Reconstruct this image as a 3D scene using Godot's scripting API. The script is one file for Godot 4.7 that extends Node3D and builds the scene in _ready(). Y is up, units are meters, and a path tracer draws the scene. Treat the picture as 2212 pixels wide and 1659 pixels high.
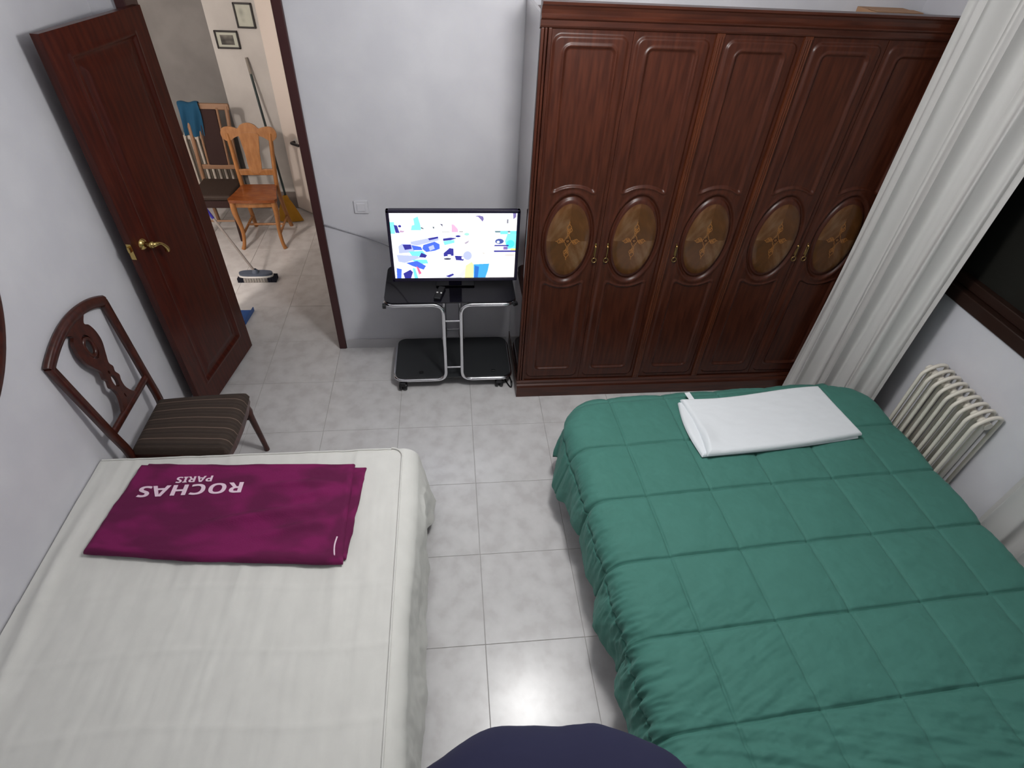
extends Node3D
# A bedroom seen from above the photographer's head: two beds, wardrobe, television on a chrome stand, open door to a hall.
# Units are metres, y up. The bedroom's far wall is the plane z = 0, its right door jamb stands at x = 0, the camera looks towards -z.

const CAM := Vector3(0.7804, 2.6282, 3.3794)
var M := {}
var rng := RandomNumberGenerator.new()
var nz := FastNoiseLite.new()


# ---------------------------------------------------------------- geometry
class Geo:
	var v := PackedVector3Array()
	var n := PackedVector3Array()
	var uv := PackedVector2Array()
	var ix := PackedInt32Array()

	func vert(p: Vector3, nn: Vector3, t := Vector2.ZERO) -> int:
		v.append(p); n.append(nn); uv.append(t)
		return v.size() - 1

	func face(a: int, b: int, c: int) -> void:  # front decided by the normals
		var g := (v[b] - v[a]).cross(v[c] - v[a])
		if g.dot(n[a] + n[b] + n[c]) > 0.0:
			ix.append_array([a, c, b])
		else:
			ix.append_array([a, b, c])

	func quadi(a: int, b: int, c: int, d: int) -> void:
		face(a, b, c); face(a, c, d)

	func quad(a: Vector3, b: Vector3, c: Vector3, d: Vector3, nn: Vector3) -> void:
		quadi(vert(a, nn, Vector2(0, 1)), vert(b, nn, Vector2(1, 1)), vert(c, nn, Vector2(1, 0)), vert(d, nn, Vector2(0, 0)))

	func box(c: Vector3, s: Vector3, bev := 0.004, bs := Basis()) -> Geo:
		var h := s / 2.0
		var b: float = minf(bev, minf(h.x, minf(h.y, h.z)) * 0.95)
		var id := {}
		for sx in [-1, 1]:
			for sy in [-1, 1]:
				for sz in [-1, 1]:
					var sg := Vector3(sx, sy, sz)
					for ax in 3:
						var p := h - Vector3(b, b, b)
						p[ax] = h[ax]
						var nn := Vector3.ZERO
						nn[ax] = sg[ax]
						id[[sx, sy, sz, ax]] = vert(c + bs * (p * sg), bs * nn)
					face(id[[sx, sy, sz, 0]], id[[sx, sy, sz, 1]], id[[sx, sy, sz, 2]])
		for ax in 3:
			var a1 := (ax + 1) % 3
			var a2 := (ax + 2) % 3
			for s0 in [-1, 1]:
				var q := []
				for e in [[-1, -1], [1, -1], [1, 1], [-1, 1]]:
					var k := [0, 0, 0]
					k[ax] = s0; k[a1] = e[0]; k[a2] = e[1]
					q.append(id[[k[0], k[1], k[2], ax]])
				quadi(q[0], q[1], q[2], q[3])
				for s1 in [-1, 1]:  # the edge between faces ax (s0) and a1 (s1)
					var k1 := [0, 0, 0]
					k1[ax] = s0; k1[a1] = s1; k1[a2] = -1
					var k2 := k1.duplicate()
					k2[a2] = 1
					quadi(id[[k1[0], k1[1], k1[2], ax]], id[[k2[0], k2[1], k2[2], ax]], id[[k2[0], k2[1], k2[2], a1]], id[[k1[0], k1[1], k1[2], a1]])
		return self

	func tube(path: Array, r, sides := 10, closed := false, flat := 1.0, up := Vector3.ZERO) -> Geo:
		var m := path.size()
		var rings := []
		var side := Vector3.ZERO
		for i in m:
			var p: Vector3 = path[i]
			var a: Vector3 = path[(i - 1 + m) % m] if closed or i > 0 else path[i]
			var b: Vector3 = path[(i + 1) % m] if closed or i < m - 1 else path[i]
			var d := (b - a).normalized()
			if up != Vector3.ZERO:
				side = up
			elif side == Vector3.ZERO:
				side = Vector3.UP if absf(d.y) < 0.9 else Vector3.RIGHT
			side = (side - d * side.dot(d)).normalized()
			var o := d.cross(side)
			var rr: float = r[i] if r is Array else r
			var ring := []
			for k in sides:
				var f := TAU * k / sides
				var nn := side * cos(f) / flat + o * sin(f)
				ring.append(vert(p + side * cos(f) * rr * flat + o * sin(f) * rr, nn.normalized(), Vector2(float(k) / sides, float(i))))
			rings.append(ring)
		for i in (m if closed else m - 1):
			var A: Array = rings[i]
			var B: Array = rings[(i + 1) % m]
			for k in sides:
				quadi(A[k], A[(k + 1) % sides], B[(k + 1) % sides], B[k])
		if not closed:
			for e in [0, m - 1]:
				var d2: Vector3 = ((path[0] - path[1]) if e == 0 else (path[m - 1] - path[m - 2])).normalized()
				var cc := vert(path[e], d2)
				var rim := []
				for k in sides:
					rim.append(vert(v[rings[e][k]], d2))
				for k in sides:
					face(cc, rim[k], rim[(k + 1) % sides])
		return self

	func lathe(pr: Array, seg := 24, xf := Transform3D()) -> Geo:
		var rows := []
		for i in pr.size():
			var a: Vector2 = pr[maxi(i - 1, 0)]
			var b: Vector2 = pr[mini(i + 1, pr.size() - 1)]
			var t := (b - a).normalized()
			var row := []
			for k in seg + 1:
				var f := TAU * k / seg
				var c := Vector3(cos(f), 0, sin(f))
				row.append(vert(xf * (c * pr[i].x + Vector3.UP * pr[i].y), (xf.basis * (c * t.y - Vector3.UP * t.x)).normalized(), Vector2(float(k) / seg, float(i) / pr.size())))
			rows.append(row)
		for i in pr.size() - 1:
			for k in seg:
				quadi(rows[i][k], rows[i][k + 1], rows[i + 1][k + 1], rows[i + 1][k])
		return self

	func extrude(poly: PackedVector2Array, depth: float, xf := Transform3D()) -> Geo:  # in the xy plane, centred on z
		var tri := Geometry2D.triangulate_polygon(poly)
		var cw := Geometry2D.is_polygon_clockwise(poly)
		for s in [-1.0, 1.0]:
			var nn := xf.basis * Vector3(0, 0, s)
			var base := v.size()
			for p in poly:
				vert(xf * Vector3(p.x, p.y, s * depth / 2), nn)
			for i in range(0, tri.size(), 3):
				face(base + tri[i], base + tri[i + 1], base + tri[i + 2])
		var m := poly.size()
		for i in m:
			var a := poly[i]
			var b := poly[(i + 1) % m]
			var e := (b - a).normalized()
			var o := Vector2(e.y, -e.x) * (-1.0 if cw else 1.0)
			var nn2 := (xf.basis * Vector3(o.x, o.y, 0)).normalized()
			quad(xf * Vector3(a.x, a.y, -depth / 2), xf * Vector3(b.x, b.y, -depth / 2), xf * Vector3(b.x, b.y, depth / 2), xf * Vector3(a.x, a.y, depth / 2), nn2)
		return self

	func grid(nu: int, nv: int, f: Callable, up := Vector3.UP, wrap := false) -> Geo:  # a smooth sheet; up picks the front side at its middle
		var base := v.size()
		var P := PackedVector3Array()
		P.resize((nu + 1) * (nv + 1))
		for j in nv + 1:
			for i in nu + 1:
				P[j * (nu + 1) + i] = f.call(float(i) / nu, float(j) / nv)
		var N := PackedVector3Array()
		N.resize(P.size())
		for j in nv + 1:
			for i in nu + 1:
				var i0 := (i - 1 if i > 0 else (nu - 1 if wrap else 0))
				var i1 := (i + 1 if i < nu else (1 if wrap else nu))
				var du := P[j * (nu + 1) + i1] - P[j * (nu + 1) + i0]
				var dv := P[mini(j + 1, nv) * (nu + 1) + i] - P[maxi(j - 1, 0) * (nu + 1) + i]
				N[j * (nu + 1) + i] = du.cross(dv).normalized()
		var mid := N[(nv / 2) * (nu + 1) + nu / 2]
		var sg := 1.0 if mid.dot(up) >= 0.0 else -1.0
		for j in nv + 1:
			for i in nu + 1:
				vert(P[j * (nu + 1) + i], N[j * (nu + 1) + i] * sg, Vector2(float(i) / nu, float(j) / nv))
		for j in nv:
			for i in nu:
				var a := base + j * (nu + 1) + i
				if sg > 0.0:
					ix.append_array([a, a + nu + 1, a + 1, a + 1, a + nu + 1, a + nu + 2])
				else:
					ix.append_array([a, a + 1, a + nu + 1, a + 1, a + nu + 2, a + nu + 1])
		return self

	func mesh() -> ArrayMesh:
		var arr := []
		arr.resize(Mesh.ARRAY_MAX)
		arr[Mesh.ARRAY_VERTEX] = v
		arr[Mesh.ARRAY_NORMAL] = n
		arr[Mesh.ARRAY_TEX_UV] = uv
		arr[Mesh.ARRAY_INDEX] = ix
		var am := ArrayMesh.new()
		am.add_surface_from_arrays(Mesh.PRIMITIVE_TRIANGLES, arr)
		return am


func fillet(pts: Array, r: float, seg := 6, closed := false) -> Array:
	var out := []
	var m := pts.size()
	for i in m:
		var p: Vector3 = pts[i]
		if not closed and (i == 0 or i == m - 1):
			out.append(p)
			continue
		var a: Vector3 = pts[(i - 1 + m) % m]
		var b: Vector3 = pts[(i + 1) % m]
		var q := minf(r, minf(p.distance_to(a), p.distance_to(b)) * 0.49)
		var s := p + (a - p).normalized() * q
		var e := p + (b - p).normalized() * q
		for k in seg + 1:
			var t := float(k) / seg
			out.append(s.lerp(p, t).lerp(p.lerp(e, t), t))
	return out


func spline(pts: Array, per := 8) -> Array:
	var c := Curve3D.new()
	for i in pts.size():
		var a: Vector3 = pts[maxi(i - 1, 0)]
		var b: Vector3 = pts[mini(i + 1, pts.size() - 1)]
		var t := (b - a) / 6.0
		c.add_point(pts[i], -t, t)
	var out := []
	for i in pts.size() - 1:
		for k in per:
			out.append(c.sample(i, float(k) / per))
	out.append(pts[-1])
	return out


func smooth2(pts: Array, per := 6, closed := true) -> PackedVector2Array:  # Catmull-Rom through 2D points
	var out := PackedVector2Array()
	var m := pts.size()
	for i in (m if closed else m - 1):
		var p0: Vector2 = pts[(i - 1 + m) % m] if closed else pts[maxi(i - 1, 0)]
		var p1: Vector2 = pts[i]
		var p2: Vector2 = pts[(i + 1) % m]
		var p3: Vector2 = pts[(i + 2) % m] if closed else pts[mini(i + 2, m - 1)]
		for k in per:
			out.append(p1.cubic_interpolate(p2, p0, p3, float(k) / per))
	if not closed:
		out.append(pts[-1])
	return out


# ---------------------------------------------------------------- naming
var used := {}

func numbered(called: String) -> String:
	used[called] = used.get(called, 0) + 1
	return called if used[called] == 1 else "%s_%03d" % [called, used[called] - 1]


func meta(o: Node, label: String, category := "", group := "", kind := "") -> Node:
	if label: o.set_meta("label", label)
	if category: o.set_meta("category", category)
	if group: o.set_meta("group", group)
	if kind: o.set_meta("kind", kind)
	return o


func thing(called: String, label: String, category: String, at := Vector3.ZERO, turn := 0.0, group := "", kind := "") -> Node3D:
	var o := Node3D.new()
	o.name = numbered(called)
	add_child(o, true)
	o.position = at
	o.rotation.y = turn
	meta(o, label, category, group, kind)
	return o


func part(called: String, g, mat: Material, parent: Node = self, label := "") -> MeshInstance3D:
	var o := MeshInstance3D.new()
	o.name = numbered(called) if parent == self else called
	o.mesh = g.mesh() if g is Geo else g
	o.material_override = mat
	parent.add_child(o, true)
	if parent != self:
		var k := 0
		for c in parent.get_children():
			if c != o and (c.name == called or c.name.begins_with(called + "_")):
				k += 1
		if k: o.name = "%s_%03d" % [called, k]
	if label: o.set_meta("label", label)
	return o


# ---------------------------------------------------------------- materials
func noise_tex(freq: float, cols: Array, offs: Array, sd := 1, size := 512, type := FastNoiseLite.TYPE_SIMPLEX_SMOOTH, oct := 4) -> NoiseTexture2D:
	var f := FastNoiseLite.new()
	f.noise_type = type
	f.frequency = freq
	f.seed = sd
	f.fractal_octaves = oct
	var t := NoiseTexture2D.new()
	t.width = size; t.height = size
	t.seamless = true
	t.noise = f
	var g := Gradient.new()
	g.offsets = PackedFloat32Array(offs)
	g.colors = PackedColorArray(cols)
	t.color_ramp = g
	return t


func bump_tex(freq: float, strength: float, sd := 3, size := 512, type := FastNoiseLite.TYPE_SIMPLEX_SMOOTH, oct := 3) -> NoiseTexture2D:
	var t := noise_tex(freq, [Color.BLACK, Color.WHITE], [0.0, 1.0], sd, size, type, oct)
	t.as_normal_map = true
	t.bump_strength = strength
	return t


func mat(called: String, c: Color, rough := 0.6, metal := 0.0) -> StandardMaterial3D:
	var m := StandardMaterial3D.new()
	m.resource_name = called
	m.albedo_color = c
	m.roughness = rough
	m.metallic = metal
	M[called] = m
	return m


func tri(m: StandardMaterial3D, tex: Texture2D, scale: Vector3, world := false) -> StandardMaterial3D:
	m.albedo_texture = tex
	m.uv1_triplanar = true
	m.uv1_world_triplanar = world
	m.uv1_scale = scale
	return m


func c8(r: int, g: int, b: int) -> Color:
	return Color(r / 255.0, g / 255.0, b / 255.0)


func materials() -> void:
	var W := Color.WHITE
	tri(mat("wall", W, 0.8), noise_tex(0.006, [c8(206, 206, 212), c8(213, 213, 218)], [0.2, 0.8], 11), Vector3(0.8, 0.8, 0.8), true)
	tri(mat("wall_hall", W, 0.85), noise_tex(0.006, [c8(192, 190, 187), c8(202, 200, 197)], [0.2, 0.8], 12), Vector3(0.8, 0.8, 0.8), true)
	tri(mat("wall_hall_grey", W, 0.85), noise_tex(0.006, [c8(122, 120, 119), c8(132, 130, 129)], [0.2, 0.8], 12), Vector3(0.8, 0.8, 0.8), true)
	mat("ceiling", c8(240, 240, 240), 0.9)
	tri(mat("tile", W, 0.26), noise_tex(0.012, [c8(194, 192, 192), c8(203, 202, 202), c8(209, 208, 208)], [0.2, 0.5, 0.85], 21, 1024, FastNoiseLite.TYPE_SIMPLEX_SMOOTH, 5), Vector3(0.55, 0.55, 0.55), true)
	mat("grout", c8(178, 175, 173), 0.9)
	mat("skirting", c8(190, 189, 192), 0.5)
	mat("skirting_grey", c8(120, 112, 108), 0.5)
	var grain := noise_tex(0.014, [c8(56, 25, 15), c8(67, 32, 20), c8(77, 38, 24)], [0.15, 0.5, 0.9], 31, 512, FastNoiseLite.TYPE_SIMPLEX_SMOOTH, 5)
	var w1 := tri(mat("wardrobe", W, 0.34), grain, Vector3(5, 0.45, 5))
	w1.metallic_specular = 0.42
	var w1h := tri(mat("wardrobe_across", W, 0.3), grain, Vector3(0.45, 5, 5))
	w1h.metallic_specular = 0.5
	var ws := tri(mat("wardrobe_side", W, 0.06), grain, Vector3(5, 0.45, 5))
	ws.clearcoat_enabled = true
	ws.clearcoat = 1.0
	ws.clearcoat_roughness = 0.02
	tri(mat("pilaster", W, 0.3), noise_tex(0.014, [c8(72, 34, 17), c8(90, 45, 23)], [0.25, 0.75], 32), Vector3(6, 0.45, 6))
	var dg := noise_tex(0.014, [c8(56, 18, 10), c8(68, 23, 13), c8(78, 30, 17)], [0.2, 0.5, 0.85], 33, 512, FastNoiseLite.TYPE_SIMPLEX_SMOOTH, 5)
	tri(mat("door", W, 0.28), dg, Vector3(5, 0.5, 5)).metallic_specular = 0.38
	mat("door_trim", c8(64, 30, 30), 0.4)
	tri(mat("chair", W, 0.3), noise_tex(0.014, [c8(52, 21, 15), c8(76, 33, 22)], [0.2, 0.8], 34), Vector3(4, 2, 4))
	tri(mat("pine", W, 0.25), noise_tex(0.012, [c8(152, 101, 54), c8(174, 119, 70)], [0.2, 0.8], 35), Vector3(4, 1.2, 4))
	tri(mat("pine_seat", W, 0.2), noise_tex(0.012, [c8(126, 66, 28), c8(146, 82, 39)], [0.2, 0.8], 36), Vector3(1.2, 4, 4))
	mat("chrome", c8(225, 226, 230), 0.07, 1.0)
	mat("brass", c8(205, 178, 112), 0.16, 1.0)
	mat("old_brass", c8(170, 140, 90), 0.28, 1.0)
	mat("black_plastic", c8(18, 18, 21), 0.35)
	mat("bezel", c8(22, 16, 44), 0.2)
	mat("black_glass", c8(18, 17, 24), 0.1)
	mat("smoked_glass", c8(44, 46, 48), 0.3)
	mat("white_plastic", c8(222, 222, 220), 0.35)
	mat("radiator", c8(222, 217, 205), 0.35)
	mat("hall_radiator", c8(190, 182, 172), 0.4)
	mat("cream_door", c8(230, 220, 212), 0.5)
	var cu := mat("curtain", c8(198, 197, 195), 0.9)
	cu.rim_enabled = true
	cu.rim = 0.2
	var gq := mat("quilt", c8(64, 120, 109), 0.8)
	gq.albedo_texture = noise_tex(0.02, [c8(246, 248, 247), W], [0.2, 0.8], 41)
	gq.uv1_scale = Vector3(2, 2, 2)
	gq.rim_enabled = true
	gq.rim = 0.35
	gq.rim_tint = 0.6
	var sh := mat("sheet", c8(219, 219, 214), 0.85)
	sh.uv1_scale = Vector3(3, 3, 3)
	sh.albedo_texture = noise_tex(0.01, [c8(250, 250, 250), W], [0.2, 0.8], 42)
	mat("mattress", c8(214, 212, 206), 0.9)
	mat("bed_frame", c8(60, 40, 30), 0.6)
	var tn := bump_tex(0.3, 3.0, 43)
	var pt := mat("purple_towel", c8(120, 13, 82), 0.9)
	pt.normal_enabled = true
	pt.normal_texture = tn
	pt.normal_scale = 0.22
	pt.uv1_scale = Vector3(1, 1, 1)
	pt.albedo_texture = noise_tex(0.007, [c8(206, 206, 206), W], [0.3, 0.7], 44, 512, FastNoiseLite.TYPE_SIMPLEX_SMOOTH, 3)
	var wt := mat("white_towel", c8(222, 227, 231), 0.9)
	wt.normal_enabled = true
	wt.normal_texture = tn
	wt.normal_scale = 0.2
	wt.uv1_scale = Vector3(3, 2, 3)
	mat("print_white", c8(232, 205, 222), 0.8)
	mat("seat_cloth", W, 0.9)
	mat("navy", c8(15, 17, 52), 0.9)
	mat("trousers", c8(40, 42, 50), 0.85)
	mat("skin", c8(196, 150, 122), 0.55)
	mat("hair", c8(40, 30, 24), 0.7)
	mat("shoe", c8(30, 30, 32), 0.6)
	mat("frame_brown", c8(52, 26, 18), 0.4)
	mat("window_wood", c8(40, 24, 18), 0.35)
	var gl := mat("window_pane", c8(34, 34, 31), 0.22)
	gl.metallic_specular = 0.4
	mat("mirror", c8(210, 212, 215), 0.02, 1.0)
	mat("cardboard", c8(178, 138, 106), 0.9)
	mat("picture_black", c8(24, 20, 22), 0.4)
	mat("mount", c8(205, 204, 192), 0.8)
	mat("dark_upholstery", c8(46, 24, 22), 0.85)
	mat("light_wood", c8(142, 108, 82), 0.4)
	mat("dark_seat", c8(50, 36, 28), 0.7)
	mat("blue_cloth", c8(16, 74, 106), 0.9)
	mat("broom_green", c8(22, 42, 44), 0.4)
	mat("broom_tip", c8(130, 124, 116), 0.5)
	mat("straw", c8(176, 128, 34), 0.9)
	mat("stick_grey", c8(150, 142, 138), 0.35)
	mat("stick_blue", c8(44, 40, 140), 0.4)
	mat("brush_slate", c8(78, 88, 104), 0.5)
	mat("bristle_navy", c8(20, 24, 42), 0.9)
	mat("bristle_grey", c8(150, 146, 142), 0.9)
	mat("pan_blue", c8(38, 84, 150), 0.4)
	mat("wire_grey", c8(150, 150, 156), 0.5)
	var lg := mat("lamp_glass", c8(240, 240, 240), 0.5)
	lg.emission_enabled = true
	lg.emission = c8(252, 248, 250)
	lg.emission_energy_multiplier = 6.0
	var lh := mat("hall_lamp_glass", c8(240, 235, 225), 0.5)
	lh.emission_enabled = true
	lh.emission = c8(255, 225, 190)
	lh.emission_energy_multiplier = 3.0


# ---------------------------------------------------------------- the script
func _ready() -> void:
	rng.seed = 7
	nz.seed = 5
	nz.frequency = 1.0
	nz.fractal_octaves = 3
	# camera
	var cam := Camera3D.new()
	cam.name = "camera"
	cam.position = CAM
	cam.rotation = Vector3(-0.7285, -0.137, 0.0616)
	cam.fov = rad_to_deg(2.0 * atan(829.5 / 1217.01))
	cam.near = 0.05
	add_child(cam)
	cam.current = true
	# sky: night outside
	var we := WorldEnvironment.new()
	we.name = "environment"
	var e := Environment.new()
	e.background_mode = Environment.BG_COLOR
	e.background_color = Color(0.01, 0.012, 0.02)
	e.tonemap_mode = Environment.TONE_MAPPER_LINEAR
	e.tonemap_exposure = 1.0
	e.sdfgi_enabled = true
	e.ssao_enabled = true
	e.ssil_enabled = true
	we.environment = e
	add_child(we)
	materials()
	lamp(Vector3(1.30, 2.55, 1.72), 0.17, "lamp_glass", Color(1.0, 0.995, 0.99), 2.1, "round white glass ceiling lamp in the middle of the bedroom ceiling")
	lamp(Vector3(-1.62, 2.45, 1.10), 0.11, "hall_lamp_glass", Color(1.0, 0.945, 0.90), 4.3, "small round glass ceiling lamp glowing warm in the hall")
	shell()
	doors()
	window()
	wardrobe()
	white_bed()
	green_bed()
	towels()
	tv_and_stand()
	dark_chair()
	curtains()
	radiators()
	hall()
	small_things()
	person()


func lamp(p: Vector3, r: float, glass: String, col: Color, energy: float, label: String) -> void:
	var t := thing("ceiling_lamp", label, "lamp", p)
	var pr := []
	for k in 13:
		var f := PI * k / 12.0 - PI / 2
		pr.append(Vector2(maxf(r * cos(f), 0.001), r * 0.6 * sin(f)))
	part("shade", Geo.new().lathe(pr, 24), M[glass], t)
	part("base", Geo.new().lathe([Vector2(0.001, HC - p.y), Vector2(r * 0.35, HC - p.y), Vector2(r * 0.35, 0.2), Vector2(r * 0.7, 0.18), Vector2(r * 0.7, r * 0.45), Vector2(0.001, r * 0.45)], 24), M.white_plastic, t)
	var l := OmniLight3D.new()
	l.name = "light"
	l.position = Vector3.ZERO
	l.light_color = col
	l.light_energy = energy
	l.light_size = r
	l.omni_range = 12.0
	l.omni_attenuation = 2.0
	l.shadow_enabled = true
	t.add_child(l)


# ---------------------------------------------------------------- room shell
const XL := -0.895
const XR := 3.35
const ZN := 4.3
const HC := 2.92

func struct(called: String, g: Geo, m: Material, label: String, category: String) -> MeshInstance3D:
	var o := part(called, g, m)
	meta(o, label, category, "", "structure")
	return o


func wallbox(g: Geo, a: Vector3, b: Vector3) -> Geo:
	return g.box((a + b) / 2, (b - a).abs(), 0.001)


func shell() -> void:
	# floor: a grout bed with every tile a piece of its own
	var fl := struct("floor", wallbox(Geo.new(), Vector3(-3.0, -0.12, -3.2), Vector3(XR + 0.15, -0.0025, ZN + 0.15)), M.grout, "floor of large pale grey mottled ceramic tiles", "floor")
	var s := 0.4667
	var meshes := {}
	for j in range(-12, 5):
		for i in range(-9, 6):
			var x0: float = maxf(0.888 + i * s, -2.98)
			var x1: float = minf(0.888 + (i + 1) * s, XR)
			var z0: float = maxf(2.249 + j * s, -3.18)
			var z1: float = minf(2.249 + (j + 1) * s, ZN)
			if x1 - x0 < 0.02 or z1 - z0 < 0.02:
				continue
			if z0 > -0.1 and x1 < XL - 0.0:
				continue
			if z1 < 0.0 and x0 > 0.1:
				continue
			var key := [snappedf(x1 - x0, 0.001), snappedf(z1 - z0, 0.001)]
			if not meshes.has(key):
				meshes[key] = Geo.new().box(Vector3.ZERO, Vector3(x1 - x0 - 0.0022, 0.01, z1 - z0 - 0.0022), 0.0014).mesh()
			var o := part("tile", meshes[key], M.tile, fl)
			o.position = Vector3((x0 + x1) / 2, -0.005 + rng.randf_range(-0.0003, 0.0003), (z0 + z1) / 2)
	# bedroom walls
	var g := Geo.new()
	wallbox(g, Vector3(0, 0, -0.12), Vector3(XR + 0.15, HC, 0))
	wallbox(g, Vector3(XL - 0.15, 0, -0.12), Vector3(-0.75, HC, 0))
	wallbox(g, Vector3(-0.75, 2.19, -0.12), Vector3(0, HC, 0))
	struct("wall_back", g, M.wall, "pale lavender grey wall behind the television with the doorway", "wall")
	struct("wall_left", wallbox(Geo.new(), Vector3(XL - 0.15, 0, 0), Vector3(XL, HC, ZN)), M.wall, "pale grey wall along the white bed and the dark chair", "wall")
	g = Geo.new()
	wallbox(g, Vector3(XR, 0, 0), Vector3(XR + 0.15, 1.13, ZN))
	wallbox(g, Vector3(XR, 2.35, 0), Vector3(XR + 0.15, HC, ZN))
	wallbox(g, Vector3(XR, 1.13, 0), Vector3(XR + 0.15, 2.35, 0.95))
	wallbox(g, Vector3(XR, 1.13, 2.45), Vector3(XR + 0.15, 2.35, ZN))
	struct("wall_right", g, M.wall, "pale grey wall with the dark window and the radiator", "wall")
	struct("wall_front", wallbox(Geo.new(), Vector3(XL - 0.15, 0, ZN), Vector3(XR + 0.15, HC, ZN + 0.15)), M.wall, "plain pale wall behind the photographer", "wall")
	struct("ceiling", wallbox(Geo.new(), Vector3(-3.0, HC, -3.2), Vector3(XR + 0.15, HC + 0.15, ZN + 0.15)), M.ceiling, "plain white ceiling over bedroom and hall", "ceiling")
	struct("baseboard_back", wallbox(Geo.new(), Vector3(0.002, 0, 0), Vector3(1.18, 0.075, 0.012)), M.skirting, "low pale tiled skirting under the television wall", "baseboard")
	struct("baseboard_left", wallbox(Geo.new(), Vector3(XL, 0, 0.02), Vector3(XL + 0.012, 0.075, 1.3)), M.skirting, "low pale tiled skirting beside the dark chair", "baseboard")
	# hall walls
	g = Geo.new()
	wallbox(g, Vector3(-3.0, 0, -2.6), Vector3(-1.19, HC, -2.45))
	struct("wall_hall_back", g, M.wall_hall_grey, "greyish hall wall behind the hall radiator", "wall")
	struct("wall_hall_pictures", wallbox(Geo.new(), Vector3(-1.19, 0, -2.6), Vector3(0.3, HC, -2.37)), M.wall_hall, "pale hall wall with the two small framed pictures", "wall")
	struct("wall_hall_left", wallbox(Geo.new(), Vector3(-3.0, 0, -2.45), Vector3(-2.85, HC, 2.75)), M.wall_hall, "far left end wall of the hall", "wall")
	struct("wall_hall_stub", wallbox(Geo.new(), Vector3(XL - 0.15, 0, -0.27), Vector3(-0.87, HC, -0.121)), M.wall_hall, "short hall wall end left of the bedroom door", "wall")
	struct("wall_hall_front", wallbox(Geo.new(), Vector3(-2.85, 0, 2.6), Vector3(XL - 0.15, HC, 2.75)), M.wall_hall, "hall end wall beyond the bedroom's left wall", "wall")
	struct("wall_hall_right", wallbox(Geo.new(), Vector3(-0.055, 0, -1.75), Vector3(0.08, HC, -0.12)), M.wall_hall, "hall wall right of the bedroom door", "wall")
	struct("baseboard_hall", wallbox(Geo.new(), Vector3(-1.19, 0, -2.37), Vector3(-0.62, 0.17, -2.355)), M.skirting_grey, "grey skirting under the two framed pictures", "baseboard")


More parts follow.
